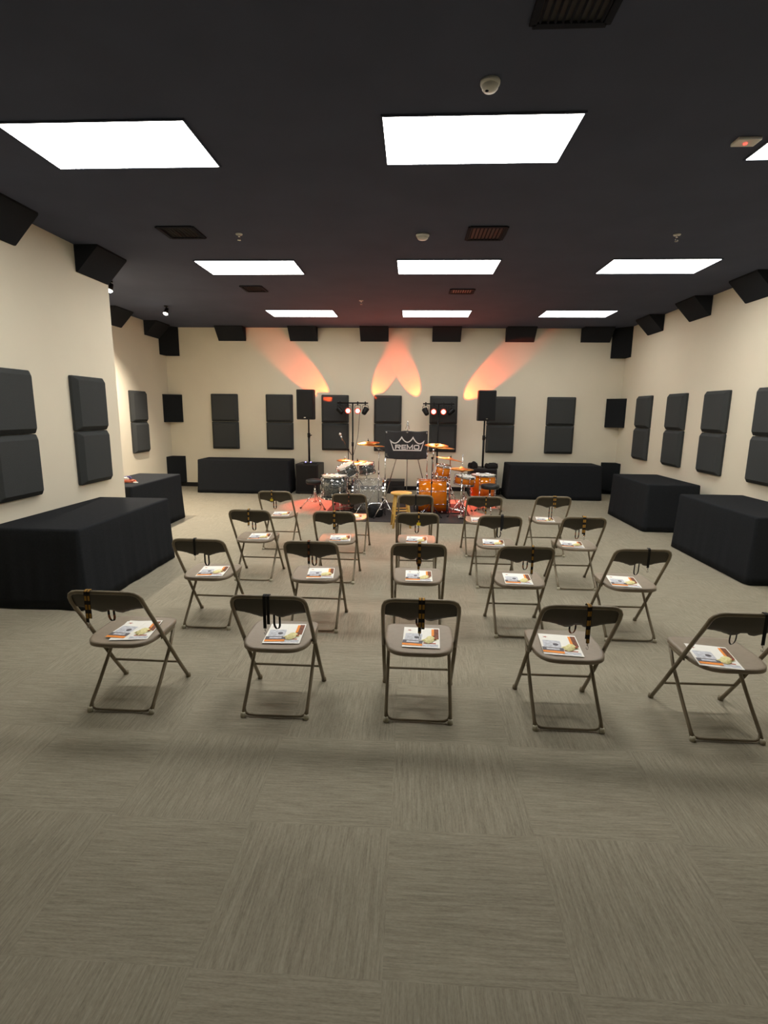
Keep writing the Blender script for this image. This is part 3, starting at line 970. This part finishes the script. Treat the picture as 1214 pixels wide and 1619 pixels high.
def speaker(x, y, z, rz, label):
    t = thing('loudspeaker', label, 'loudspeaker', (x, y, z), (0, 0, rz), 'loudspeakers on poles')
    w, d, h = .36, .34, .62
    b = BM(); vs = add_prism(b, [(-w / 2, -d / 2), (w / 2, -d / 2), (w / 2, .02), (w / 2 - .07, d / 2), (-w / 2 + .07, d / 2), (-w / 2, .02)], 0, h, axis='Z')
    bmesh.ops.bevel(b, geom=b.edges[:], offset=.01, segments=2, affect='EDGES')
    obj('cabinet', b, M['black_box'], t)
    b = BM(); add_box(b, -w / 2 + .015, w / 2 - .015, -d / 2 - .012, -d / 2 + .004, .02, h - .02, .008); obj('grille', b, M['grille'], t)
    for s in (-1, 1):
        b = BM(); add_box(b, s * (w / 2 - .004) - .006, s * (w / 2 - .004) + .006, -.10, -.03, h * .40, h * .60, .004); obj('handle', b, M['black_base'], t)
    b = BM(); add_box(b, -.02, .02, -d / 2 - .014, -d / 2 - .011, .035, .05); obj('badge', b, M['silver'], t)

top = subwoofer(-2.22, 11.32, .50, .56, .645, math.radians(-3), 'black subwoofer under the left speaker with a small lit box on top')
pole(-2.222, 11.27, top, 1.575, 'black pole carrying the left loudspeaker')
speaker(-2.255, 11.27, 1.576, math.radians(-4), 'black loudspeaker high on a pole at the left of the stage')
top = subwoofer(1.50, 11.32, .56, .56, .61, 0, 'black subwoofer under the right speaker with dark bags on top')
pole(1.50, 11.27, top, 1.59, 'black pole carrying the right loudspeaker')
speaker(1.512, 11.27, 1.591, math.radians(3), 'black loudspeaker high on a pole at the right of the stage')

t = thing('wireless_receiver', 'small black box with two violet lights on the left subwoofer', 'receiver', (-2.19, 11.12, .6455))
b = BM(); add_box(b, -.12, .16, -.05, .05, 0, .035, .006); obj('housing', b, M['black_box'], t)
for x in (-.075, .035):
    b = BM(); add_lathe(b, [(0, .015), (.008, .012), (.013, 0), (0, 0)], 12, Matrix.Translation((x, -.03, .035))); obj('indicator_light', b, M['led_violet'], t)

def soft_lump(name, x, y, z, sx, sy, sz, seed, label, cat, m='black_cloth', group=None):
    rnd = random.Random(seed)
    bm = BM()
    bmesh.ops.create_cube(bm, size=2)
    bmesh.ops.subdivide_edges(bm, edges=bm.edges[:], cuts=7, use_grid_fill=True)
    ph = [rnd.uniform(0, 6) for _ in range(6)]
    for v in bm.verts:
        p = v.co.copy()
        q = p.normalized() * 1.15
        p = p * .45 + q * .55
        n = .10 * math.sin(3.1 * p.x + ph[0]) + .08 * math.sin(4.3 * p.y + ph[1]) + .07 * math.sin(5.0 * p.x + 3 * p.y + ph[2])
        p = p * (1 + n * 1.5 + .06 * math.sin(9 * p.x + 7 * p.y + ph[3]) + .05 * math.sin(11 * p.z + 8 * p.x + ph[4]))
        p.z = max(p.z, -.72) + .72
        v.co = Vector((p.x * sx, p.y * sy, p.z * sz / 1.6))
    o = obj(name, bm, M[m], smooth=True, loc=(x, y, z))
    return tag(o, label, cat, group)
soft_lump('cloth_bag', 1.29, 11.20, .613, .09, .10, .10, 1, 'crumpled black bag on the right subwoofer, left of the pole', 'bag')
soft_lump('cloth_bag', 1.67, 11.20, .613, .10, .12, .09, 2, 'crumpled black bag on the right subwoofer, right of the pole', 'bag')
soft_lump('cable_bag', 1.865, 11.62, 0, .10, .14, .11, 4, 'low black bag on the floor between right subwoofer and table', 'bag')

def low_case(x0, x1, y0, y1, h, label):
    t = thing('equipment_case', label, 'case', ((x0 + x1) / 2, (y0 + y1) / 2, 0))
    w, d = (x1 - x0) / 2, (y1 - y0) / 2
    b = BM(); add_box(b, -w, w, -d, d, 0, h * .62, .006); obj('body', b, M['black_box'], t)
    b = BM(); add_box(b, -w - .002, w + .002, -d - .002, d + .002, h * .635, h, .008); obj('lid', b, M['black_box'], t)
    b = BM(); add_box(b, -.05, .05, -d - .014, -d - .002, h * .35, h * .45, .004); obj('handle', b, M['black_metal'], t)
low_case(-.555, -.16, 11.35, 11.80, .275, 'black equipment case against the far wall behind the stool')
low_case(-2.60, -2.50, 11.66, 11.86, .12, 'small black box on the floor between far left table and subwoofer')

# ------------------------------------------------------------------ light stands with four fixtures each
def tube_thing(parent, name, pts, r, m, n=10):
    b = BM(); add_tube(b, pts, r, n); return obj(name, b, M[m], parent)

def tripod_parts(parent, z_hub, rad, z_up, m, r=.010, n0=90, foot='black_base', names='leg'):
    for k in range(3):
        a = math.radians(n0 + 120 * k)
        c, s = math.cos(a), math.sin(a)
        b = BM(); add_tube(b, [(c * .018, s * .018, z_hub), (c * rad, s * rad, .014)], r, 8)
        lg = obj(names, b, M[m], parent)
        b = BM(); add_tube(b, [(c * (rad - .025), s * (rad - .025), .012 + .012), (c * (rad + .012), s * (rad + .012), .012)], .013, 8)
        obj('rubber_foot', b, M[foot], lg)
        b = BM(); add_tube(b, [(c * .015, s * .015, z_up), (c * rad * .55, s * rad * .55, z_hub * .45 + .008)], r * .6, 6)
        obj('brace', b, M[m], parent)

ORANGE = (1.0, 0.085, 0.015)
RED = (1.0, 0.10, 0.06)
def light_stand(x, y, side):
    t = thing('light_stand', 'black stand with a crossbar of four stage lights, %s of the two' % side, 'light stand', (x, y, 0), group='stage light stands')
    tube_thing(t, 'pole', [(0, 0, .10), (0, 0, 1.93)], .017, 'black_metal', 12)
    tube_thing(t, 'collar', [(0, 0, 1.0), (0, 0, 1.09)], .026, 'black_metal', 12)
    tube_thing(t, 'crossbar', [(-.335, 0, 1.935), (.335, 0, 1.935)], .016, 'black_metal', 12)
    tripod_parts(t, .42, .34, .22, 'black_metal', .011, 30 if side == 'left' else 30)

def fixture(x, y, z, label, lit, aim, tilt_dir):
    """lamp hanging from the crossbar: hook clamp, yoke, body, lens"""
    t = thing('stage_light', label, 'stage light', (x, y, z), group='stage lights on the crossbars')
    b = BM(); add_box(b, -.014, .014, -.022, .022, -.035, .045, .006); obj('clamp', b, M['black_metal'], t)
    b = BM(); add_tube(b, [(-.062, 0, -.15), (-.064, 0, -.06), (-.05, 0, -.035), (.05, 0, -.035), (.064, 0, -.06), (.062, 0, -.15)], .006, 8); obj('yoke', b, M['black_metal'], t)
    q = Vector(aim).to_track_quat('-Z', 'Y').to_matrix().to_4x4()
    T = Matrix.Translation((0, 0, -.15)) @ q
    b = BM(); add_lathe(b, [(0, .09), (.04, .09), (.052, .07), (.058, .0), (.063, -.055), (.063, -.062), (.060, -.062), (.058, -.05)], 24, T); obj('body', b, M['black_metal'], t)
    b = BM()
    if lit:
        add_lathe(b, [(0, -.056), (.043, -.056), (.043, -.052), (0, -.052)], 24, T); obj('lens', b, M['hot_lens'], t)
        b = BM(); add_lathe(b, [(.0435, -.052), (.0435, -.058), (.059, -.058), (.059, -.052)], 24, T, close=True); obj('lens_rim', b, M['red_ring'], t)
    else:
        add_lathe(b, [(0, -.056), (.048, -.056), (.048, -.052), (0, -.052)], 24, T); obj('lens', b, M['lens_dark'], t)
    return t, Vector((0, 0, -.15)) + Vector(aim).normalized() * .075

def beam_dir(ix, iz, graze):
    g = math.radians(graze)
    v = Vector((ix, 0, iz)).normalized() * math.cos(g)
    return Vector((v.x, math.sin(g), v.z))
YL = 11.60
for sx, side, cx in ((-1, 'left', -1.315), (1, 'right', .545)):
    light_stand(cx, YL, side)
    outer = sx
    for k, dx in enumerate((-.275, -.10, .11, .275)):
        pos = ['outermost left', 'inner left', 'inner right', 'outermost right'][k]
        if k in (1, 2):
            aim = (-.06 * sx, -1, -.12)
            tt, p = fixture(cx + dx, YL, 1.925, 'glowing red white stage light, %s on the %s crossbar' % (pos, side), True, aim, 0)
            spot('lamp', p, (.38 * sx + (.10 if k == 1 else -.10), -1.55, -1.75), WASH_W, RED, 17, .5, tt, .04)
            spot('lamp', p, (-.2 * sx, -2.0, -.86), WASH_W * .5, (1.0, .24, .08), 13, .5, tt, .04)
            spot('lamp', p, (0, -.9, 1.3), SPILL_W, (1.0, .2, .1), 52, 1.0, tt, .04)
        else:
            is_outer = (dx * sx > 0)
            d = beam_dir(sx * .727, .687, 20.5) if is_outer else beam_dir(-sx * .46, .89, 24)
            tt, p = fixture(cx + dx, YL, 1.925, 'dark stage light, %s on the %s crossbar' % (pos, side), False, d, 0)
            spot('lamp', p, d, BEAM_W * (1.7 if is_outer else 1.0), ORANGE, 17 if is_outer else 17, .3, tt, .02)
tag(obj('power_cable', (lambda b: (add_tube(b, [(-1.15, 11.5, 1.80), (-1.16, 11.5, 1.62), (-1.19, 11.49, 1.22), (-1.25, 11.48, .95), (-1.293, 11.48, .80)], .005, 6), b)[1])(BM()), M['black_metal']), 'thin black cable hanging from the left light crossbar', 'cable')

# ------------------------------------------------------------------ banner on its easel
EY = 10.36
t = thing('easel', 'thin metal easel holding the black banner', 'easel', (-.10, EY, 0))
tube_thing(t, 'mast', [(0, .02, .80), (0, .02, 1.55)], .008, 'silver')
for s in (-1, 1):
    tube_thing(t, 'leg', [(s * .05, .0, 1.40), (s * .21, -.0, .86), (s * .44, -.03, .006)], .009, 'silver')
tube_thing(t, 'leg', [(0, .03, 1.40), (0, .18, .86), (0, .42, .006)], .009, 'silver')
tube_thing(t, 'crossbar', [(-.26, .0, .845), (.26, .0, .845)], .009, 'silver')
b = BM()
for s in (-1, 1):
    add_tube(b, [(0, .01, 1.585), (s * .035, .0, 1.43)], .005, 6)
add_box(b, -.012, .012, -.02, .03, 1.40, 1.425, .003)
obj('clip', b, M['silver'], t)

# banner cloth with slight ripples; logo and letters are printed pieces on it
BX0, BX1, BZ0, BZ1 = -.537, .295, .860, 1.398
t = thing('banner', 'black cloth banner with a white crown logo hanging on the easel', 'banner', (0, EY - .035, 0))
def rip(x, z):
    return .010 * math.sin(x * 9 + z * 4) + .006 * math.sin(x * 21 - z * 9)
b = BM()
NX, NZ = 44, 28
V1, V2 = [], []
for i in range(NX + 1):
    r1, r2 = [], []
    for j in range(NZ + 1):
        u, v = i / NX, j / NZ
        x = BX0 + (BX1 - BX0) * u
        z = BZ0 + (BZ1 - BZ0) * v - .014 * math.sin(PI * u * 2) ** 2 * v - .02 * (1 - v) * math.sin(PI * u)
        amp = .45 + .9 * abs(v - .5)
        r1.append(b.verts.new((x, rip(x, z) * amp - .001, z))); r2.append(b.verts.new((x, rip(x, z) * amp + .001, z)))
    V1.append(r1); V2.append(r2)
for i in range(NX):
    for j in range(NZ):
        for V in (V1, V2):
            f = b.faces.new((V[i][j], V[i + 1][j], V[i + 1][j + 1], V[i][j + 1])); f.smooth = True
for i in range(NX):
    b.faces.new((V1[i][0], V1[i + 1][0], V2[i + 1][0], V2[i][0])); b.faces.new((V1[i][NZ], V1[i + 1][NZ], V2[i + 1][NZ], V2[i][NZ]))
for j in range(NZ):
    b.faces.new((V1[0][j], V1[0][j + 1], V2[0][j + 1], V2[0][j])); b.faces.new((V1[NX][j], V1[NX][j + 1], V2[NX][j + 1], V2[NX][j]))
cloth_o = obj('cloth', b, M['banner'], t)
PXM = .001116      # metres per unit of the traced logo
def lp(px, py):
    return ((px - 595) * PXM - .1035, 1.012 + (585 - py) * PXM)
def stroke(bm, pts, w, closed=False):
    """flat outline stroke in the x-z plane, given half a thickness so it stands off the cloth"""
    P = [Vector(p) for p in pts]
    n = len(P)
    A, B = [], []
    for i in range(n):
        if closed:
            d0 = (P[i] - P[i - 1]).normalized(); d1 = (P[(i + 1) % n] - P[i]).normalized()
        else:
            d0 = (P[i] - P[i - 1]).normalized() if i > 0 else (P[1] - P[0]).normalized()
            d1 = (P[i + 1] - P[i]).normalized() if i < n - 1 else d0
        n0 = Vector((-d0.y, d0.x)); n1 = Vector((-d1.y, d1.x))
        nb = (n0 + n1)
        if nb.length < 1e-4:
            nb = n0
        nb.normalize()
        k = min(1 / max(nb.dot(n0), .35), 2.2) * w / 2
        A.append(P[i] + nb * k); B.append(P[i] - nb * k)
    y0, y1 = -.0135, -.0115
    def quad(a, b_, c, d):
        f1 = [bm.verts.new((p.x, y0, p.y)) for p in (a, b_, c, d)]
        f2 = [bm.verts.new((p.x, y1, p.y)) for p in (a, b_, c, d)]
        bm.faces.new(f1); bm.faces.new(list(reversed(f2)))
        for i in range(4):
            bm.faces.new((f1[i], f1[(i + 1) % 4], f2[(i + 1) % 4], f2[i]))
    for i in range(n if closed else n - 1):
        j = (i + 1) % n
        quad(A[i], B[i], B[j], A[j])
b = BM()
crown = [(360, 577), (300, 410)]
def arc(p0, p1, sag, k=9):
    out = []
    for i in range(1, k + 1):
        u = i / k
        x = p0[0] + (p1[0] - p0[0]) * u
        y = p0[1] + (p1[1] - p0[1]) * u + sag * math.sin(PI * u) ** .85
        out.append((x, y))
    return out
crown += arc((300, 410), (499, 352), 72) + arc((499, 352), (696, 354), 84) + arc((696, 354), (888, 418), 72) + [(835, 577)]
stroke(b, [lp(*p) for p in crown], .0215, closed=True)
logo = obj('crown_logo', b, M['white_print'], t)
b = BM()
SW = .020
def seg(*pts):
    stroke(b, [lp(*p) for p in pts], SW)
yt, yb_ = 490, 552
seg((395, yb_ + 7), (395, yt), (468, yt), (476, 497), (476, 513), (468, 520), (402, 520)); seg((440, 522), (474, yb_ + 7))
seg((580, yt), (505, yt), (505, yb_), (580, yb_)); seg((505, 521), (572, 521))
seg((598, yb_ + 7), (598, yt - 4), (642, 545), (688, yt - 4), (688, yb_ + 7))
seg((732, yt), (790, yt), (802, 500), (802, 542), (790, yb_), (732, yb_), (720, 542), (720, 500), (732, yt))
obj('lettering', b, M['white_print'], t)
for x in (BX0 + .03, -.105, BX1 - .02):
    b = BM(); add_lathe(b, [(.006, -.003), (.014, -.003), (.014, .003), (.006, .003)], 14, Matrix.Translation((x, -.014, BZ1 - .035)) @ Matrix.Rotation(PI / 2, 4, 'X'), close=True)
    obj('grommet', b, M['silver'], t)

# ------------------------------------------------------------------ rug and stool
b = BM(); add_box(b, -1.50, 1.02, 8.30, 10.15, 0, .008, .003)
tag(obj('rug', b, M['rug']), 'dark rug under the two drum kits', 'rug')

def stool(x, y, h, label):
    t = thing('bar_stool', label, 'stool', (x, y, 0))
    b = BM(); add_lathe(b, [(0, h), (.14, h), (.160, h - .006), (.168, h - .018), (.160, h - .032), (.12, h - .036), (0, h - .036)], 36); obj('seat', b, M['wood'], t)
    top_, bot = .105, .165
    def leg_pt(k, z):
        a = math.radians(45 + 90 * k + 8)
        u = 1 - z / (h - .03)
        r = (top_ + (bot - top_) * u) * 1.15
        return Vector((r * math.cos(a), r * math.sin(a), z))
    for k in range(4):
        b = BM(); add_tube(b, [leg_pt(k, h - .033), leg_pt(k, h * .5), leg_pt(k, 0.0)], [.017, .019, .015], 12); obj('leg', b, M['wood'], t)
    for k, z in ((0, .15), (2, .15), (1, .20), (3, .20), (0, .27), (2, .27), (1, .31), (3, .31)):
        b = BM(); add_tube(b, [leg_pt(k, z), leg_pt((k + 1) % 4, z)], .010, 10); obj('rung', b, M['wood'], t)
stool(-.155, 8.0, .545, 'blond wooden stool with round seat between the drum kits')

# ------------------------------------------------------------------ drums
def drum(name, label, cat, loc, rot, r, depth, shell, head, lugs=8, legs=None, spurs=False, head2=None, group=None, thick=.006):
    """cylinder drum, local axis Z, centred on its middle"""
    t = thing(name, label, cat, loc, rot, group)
    h = depth / 2
    b = BM(); add_lathe(b, [(r, -h), (r, h), (r - thick, h), (r - thick, -h)], 48, close=True); obj('shell', b, M[shell], t)
    for s in (-1, 1):
        b = BM()
        R_ = r + .012
        add_lathe(b, [(r + .002, s * (h - .022)), (R_, s * (h - .022)), (R_ + .002, s * (h - .018)), (R_, s * (h + .006)), (R_ + .002, s * (h + .012)), (r + .002, s * (h + .012))], 48, close=True)
        obj('hoop', b, M['chrome'], t)
        b = BM(); add_lathe(b, [(0, s * (h + .006)), (r - .004, s * (h + .004)), (r + .003, s * (h - .002)), (r + .003, s * (h - .004)), (0, s * (h + .003))], 48)
        obj('drumhead', b, M[head if s > 0 else (head2 or head)], t)
    for k in range(lugs):
        a = 2 * PI * (k + .5) / lugs
        c, s_ = math.cos(a), math.sin(a)
        b = BM()
        L_ = min(.05, h * .4)
        for s in ((-1, 1) if depth > .17 else (0,)):
            z = s * (h - .075) if depth > .17 else 0
            add_tube(b, [(c * (r + .012), s_ * (r + .012), z - L_ / 2), (c * (r + .014), s_ * (r + .014), z), (c * (r + .012), s_ * (r + .012), z + L_ / 2)], [.006, .010, .006], 8)
            add_tube(b, [(c * (r + .002), s_ * (r + .002), z), (c * (r + .014), s_ * (r + .014), z)], .008, 8)
        add_tube(b, [(c * (r + .014), s_ * (r + .014), -h - .006), (c * (r + .014), s_ * (r + .014), h + .008)], .0034, 6)
        obj('lug', b, M['chrome'], t)
    if legs:
        for k in range(3):
            a = math.radians(legs[1] + 120 * k); c, s_ = math.cos(a), math.sin(a)
            zf = -legs[0]
            b = BM(); add_tube(b, [(c * (r + .024), s_ * (r + .024), h * .25), (c * (r + .024), s_ * (r + .024), zf + .10), (c * (r + .05), s_ * (r + .05), zf + .05), (c * (r + .05), s_ * (r + .05), zf + .006)], .0055, 8)
            lg = obj('leg', b, M['chrome'], t)
            b = BM(); add_box(b, c * (r + .02) - .018, c * (r + .02) + .018, s_ * (r + .02) - .018, s_ * (r + .02) + .018, -h * .25, h * .15, .004); obj('leg_bracket', b, M['chrome'], t)
            b = BM(); add_lathe(b, [(0, 0), (.013, 0), (.012, .02), (0, .02)], 10, Matrix.Translation((c * (r + .05), s_ * (r + .05), zf))); obj('rubber_foot', b, M['black_base'], lg)
    if spurs:
        # spurs reach the floor: local X is down (-Z in world) for a drum lying on its side
        for s in (-1, 1):
            b = BM(); add_tube(b, [(r * .42 * spurs, s * (r * .90), -h * .35), (loc[2] - .012, s * (r + .12), -h * .75)] if spurs > 0 else [(-r * .42, s * (r * .90), h * .35), (-(loc[2] - .012), s * (r + .12), h * .75)], .0075, 8)
            obj('spur', b, M['chrome'], t)
    return t
R_ = math.radians
G1, G2 = 'dark pearl and clear drums of the left kit', 'amber drums of the right kit'
# left kit: player would sit at the left, facing right
drum('bass_drum', 'clear acrylic bass drum of the left kit lying on its side', 'drum', (-.755, 9.22, .312), (0, R_(90), 0), .278, .54, 'clear', 'head_clear', 8, spurs=1, group=None)
drum('floor_tom', 'dark pearl floor tom of the left kit in front of the left throne', 'drum', (-1.325, 8.92, .475), (0, 0, R_(20)), .215, .385, 'pearl', 'head_white', 8, legs=(.467, 40))
drum('rack_tom', 'dark pearl tom with white head, tilted, above the left floor tom', 'drum', (-1.155, 9.31, .715), (R_(12), R_(-22), 0), .165, .20, 'pearl', 'head_white', 6)
drum('rack_tom', 'dark pearl tom mounted over the clear bass drum', 'drum', (-.82, 9.53, .735), (R_(6), R_(-10), 0), .142, .17, 'pearl', 'head_white', 6)
# right kit: player would sit at the right, facing left
drum('bass_drum', 'amber acrylic bass drum of the right kit lying on its side', 'drum', (.365, 9.22, .312), (0, R_(-90), 0), .285, .52, 'amber', 'head_clear', 8, spurs=-1)
drum('rack_tom', 'small amber tom over the right bass drum, below the tilted cymbal', 'drum', (.545, 9.34, .735), (R_(4), R_(8), 0), .128, .195, 'amber', 'head_clear', 6)
drum('snare_drum', 'amber snare drum of the right kit, left of the amber floor tom', 'drum', (.945, 9.42, .567), (R_(3), R_(7), 0), .180, .145, 'amber', 'head_white', 8)
drum('floor_tom', 'amber floor tom of the right kit in front of the right subwoofer', 'drum', (1.325, 9.78, .425), (0, 0, 0), .222, .40, 'amber', 'head_white', 8, legs=(.417, 10))

# mounts
def holder(name, label, pts, r=.008):
    b = BM(); add_tube(b, pts, r, 8)
    return tag(obj(name, b, M['chrome']), label, 'drum mount')
holder('tom_mount', 'chrome mount between the clear bass drum and the toms above it', [(-.80, 9.24, .592), (-.80, 9.25, .66), (-.80, 9.29, .70)])
holder('tom_mount', 'chrome mount between the amber bass drum and the small amber tom', [(.46, 9.22, .600), (.455, 9.22, .68), (.44, 9.25, .72)])

def throne(x, y, h, label, r=.165, n0=200):
    t = thing('drum_throne', label, 'drum stool', (x, y, 0), group='drum thrones')
    b = BM(); add_lathe(b, [(0, h), (r * .6, h), (r * .93, h - .012), (r, h - .035), (r * .98, h - .07), (r * .9, h - .085), (0, h - .085)], 36); obj('seat', b, M['vinyl'], t)
    tube_thing(t, 'post', [(0, 0, .10), (0, 0, h - .08)], .0145, 'chrome', 12)
    tube_thing(t, 'collar', [(0, 0, .27), (0, 0, .33)], .024, 'chrome', 12)
    tripod_parts(t, .28, .27, .12, 'chrome', .010, n0)
throne(-1.76, 9.42, .540, 'black drum throne on chrome legs at the left kit')
throne(1.385, 9.28, .525, 'black drum throne in front of the amber floor tom', n0=150)

# ------------------------------------------------------------------ stands and cymbals
def stand(name, label, x, y, h, rad, boom=None, r=.010, n0=-90, m='chrome', clip=False, cat='cymbal stand', hub=.42):
    t = thing(name, label, cat, (x, y, .008 if 8.3 < y < 10.15 and -1.5 < x < 1.02 else 0))
    tube_thing(t, 'lower_tube', [(0, 0, .06), (0, 0, h * .6)], r * 1.2, m, 12)
    tube_thing(t, 'upper_tube', [(0, 0, h * .58), (0, 0, h)], r * .8, m, 10)
    tube_thing(t, 'collar', [(0, 0, h * .57), (0, 0, h * .61)], r * 1.9, m, 12)
    tripod_parts(t, hub, rad, .16, m, r * .8, n0)
    if boom:
        dx, dy, dz, back = boom
        d = Vector((dx, dy, dz))
        tube_thing(t, 'boom_arm', [Vector((0, 0, h)) - d * back, Vector((0, 0, h)) + d], r * .7, m, 8)
        b = BM(); add_box(b, -.018, .018, -.014, .014, h - .02, h + .02, .005); obj('tilter', b, M[m], t)
    if clip:
        b = BM(); add_box(b, -.012, .03, -.012, .012, h - .01, h + .035, .004); add_tube(b, [(0.02, 0, h + .01), (.05, 0, h - .035)], .006, 6); obj('clip', b, M['silver'], t)
    return t

def cymbal(label, x, y, z, r, rot, group='bronze cymbals', nut=True, name='cymbal'):
    t = thing(name, label, 'cymbal', (x, y, z), rot, group)
    b = BM()
    prof = [(.006, .030), (.02, .029), (r * .14, .024), (r * .20, .014), (r * .45, .008), (r * .8, -.001), (r, -.010), (r, -.0115), (r * .8, -.0025), (r * .45, .0065), (r * .20, .0125), (r * .14, .0225), (.02, .0275), (.006, .0285)]
    add_lathe(b, prof, 56, close=True)
    obj('disc', b, M['cymbal'], t)
    if nut:
        b = BM(); add_lathe(b, [(0, .030), (.014, .030), (.014, .045), (.006, .05), (.006, .075), (0, .075)], 14); obj('wing_nut', b, M['black_metal'], t)
    return t
# left kit
stand('cymbal_stand', 'chrome boom stand holding the two high cymbals of the left kit', -.62, 9.76, 1.07, .24, (-.17, -.29, .12, .35), n0=90)
cymbal('upper bronze cymbal of the pair beside the banner on the left', -.79, 9.46, 1.205, .205, (R_(4), R_(-4), 0))
cymbal('lower bronze cymbal of the pair beside the banner on the left', -.725, 9.44, 1.165, .235, (R_(-2), R_(3), 0), nut=False)
stand('hi_hat_stand', 'chrome stand of the small cymbals behind the left tilted tom', -1.25, 9.74, .93, .20, n0=60, cat='hi-hat stand')
cymbal('upper of the small paired cymbals behind the left tilted tom', -1.25, 9.74, .862, .155, (0, R_(2), 0), nut=False, name='hi_hat_cymbal')
b = dup(bpy.data.objects['hi_hat_cymbal'], (-1.25, 9.74, .838), (PI, 0, 0), 'lower of the small paired cymbals behind the left tilted tom')
stand('cymbal_stand', 'chrome stand under the low cymbal over the clear bass drum', -1.02, 9.84, .80, .15, n0=90)
cymbal('low bronze cymbal resting just above the dark pearl toms', -1.02, 9.84, .812, .205, (R_(6), R_(-7), 0))
stand('microphone_stand', 'black boom stand with a silver microphone behind the left kit', -1.22, 10.02, 1.03, .25, (-.10, -.02, .17, .6), m='black_metal', n0=10, cat='microphone stand')
t = thing('microphone', 'silver microphone on the boom behind the left kit', 'microphone', (-1.325, 10.0, 1.21), (0, R_(-22), 0))
b = BM(); add_lathe(b, [(0, 0), (.011, 0), (.014, .06), (.016, .10), (0, .10)], 16); obj('handle', b, M['silver'], t)
b = BM(); add_lathe(b, [(.016, .10), (.025, .11), (.026, .13), (.018, .15), (0, .155)], 16); obj('grille', b, M['silver'], t)
stand('microphone_stand', 'chrome straight stand with clip at the lower left corner of the banner', -.440, 8.62, 1.05, .20, n0=90, clip=True, cat='microphone stand', hub=.30)
# right kit
stand('cymbal_stand', 'chrome boom stand holding the two high cymbals of the right kit', .395, 9.84, 1.05, .22, (.05, -.36, .10, .25), n0=90)
cymbal('upper bronze cymbal of the pair beside the banner on the right', .43, 9.48, 1.180, .215, (R_(5), R_(2), 0))
cymbal('lower bronze cymbal of the pair beside the banner on the right', .535, 9.45, 1.140, .225, (R_(-1), R_(3), 0), nut=False)
stand('cymbal_stand', 'chrome stand under the tilted cymbal above the small amber tom', .70, 9.70, .90, .22, n0=80)
cymbal('tilted bronze cymbal above the small amber tom', .70, 9.70, .915, .268, (R_(-3), R_(10), 0))
t = stand('hi_hat_stand', 'tall chrome hi-hat stand in front of the amber snare drum', .838, 8.78, 1.07, .22, n0=-60, r=.009, cat='hi-hat stand', hub=.30)
b = BM(); add_box(b, -.045, .045, -.12, .10, .012, .028, .006); obj('pedal', b, M['chrome'], t)
cymbal('upper hi-hat cymbal of the right kit', .838, 8.78, .838, .192, (0, R_(2), 0), nut=False, name='hi_hat_cymbal')
dup(bpy.data.objects['hi_hat_cymbal.002'] if 'hi_hat_cymbal.002' in bpy.data.objects else b, (.838, 8.78, .812), (PI, 0, 0), 'lower hi-hat cymbal of the right kit')
stand('snare_stand', 'chrome stand carrying the amber snare drum', .945, 9.42, .455, .17, n0=-30, cat='snare stand', hub=.28)
stand('microphone_stand', 'black thin boom stand in front of the amber bass drum', .335, 8.78, 1.0, .20, (.05, .03, .02, .3), m='black_metal', n0=-150, r=.008, cat='microphone stand', hub=.22)
stand('microphone_stand', 'chrome straight stand with clip at the lower right corner of the banner', .275, 9.66, 1.04, .22, n0=40, clip=True, cat='microphone stand')

def pedal(x, y, rz, label):
    t = thing('bass_drum_pedal', label, 'drum pedal', (x, y, .008), (0, 0, rz), 'bass drum pedals')
    b = BM(); add_box(b, -.15, .13, -.05, .05, 0, .012, .004); obj('base_plate', b, M['black_metal'], t)
    b = BM(); vs = add_box(b, -.15, .10, -.038, .038, .03, .040, .004); bmesh.ops.rotate(b, cent=(-.15, 0, .03), matrix=Matrix.Rotation(-.22, 3, 'Y'), verts=b.verts[:]); obj('footboard', b, M['chrome'], t)
    b = BM(); add_tube(b, [(.11, -.06, .01), (.11, -.06, .20), (.11, .06, .20), (.11, .06, .01)], .009, 8); obj('frame', b, M['chrome'], t)
    b = BM(); add_tube(b, [(.11, 0, .20), (.05, 0, .34)], .005, 8); add_tube(b, [(.035, 0, .335), (.075, 0, .352)], .024, 12); obj('beater', b, M['chrome'], t)
pedal(-1.185, 9.22, 0, 'chrome bass drum pedal at the clear bass drum')
pedal(.768, 9.20, PI, 'chrome bass drum pedal at the amber bass drum')

soft_lump('gear_bag', -.605, 8.72, .008, .115, .12, .165, 9, 'rounded black bag on the rug beside the chrome stand of the left kit', 'bag', 'black_cloth')
b = BM(); add_tube(b, [(-.745, 8.60, .018), (-.73, 8.66, .16), (-.71, 8.70, .222), (-.64, 8.70, .236), (-.52, 8.69, .24), (-.475, 8.67, .236)], .009, 8)
tag(obj('stand_leg', b, M['chrome']), 'folded chrome stand leg lying over the black bag', 'drum hardware')
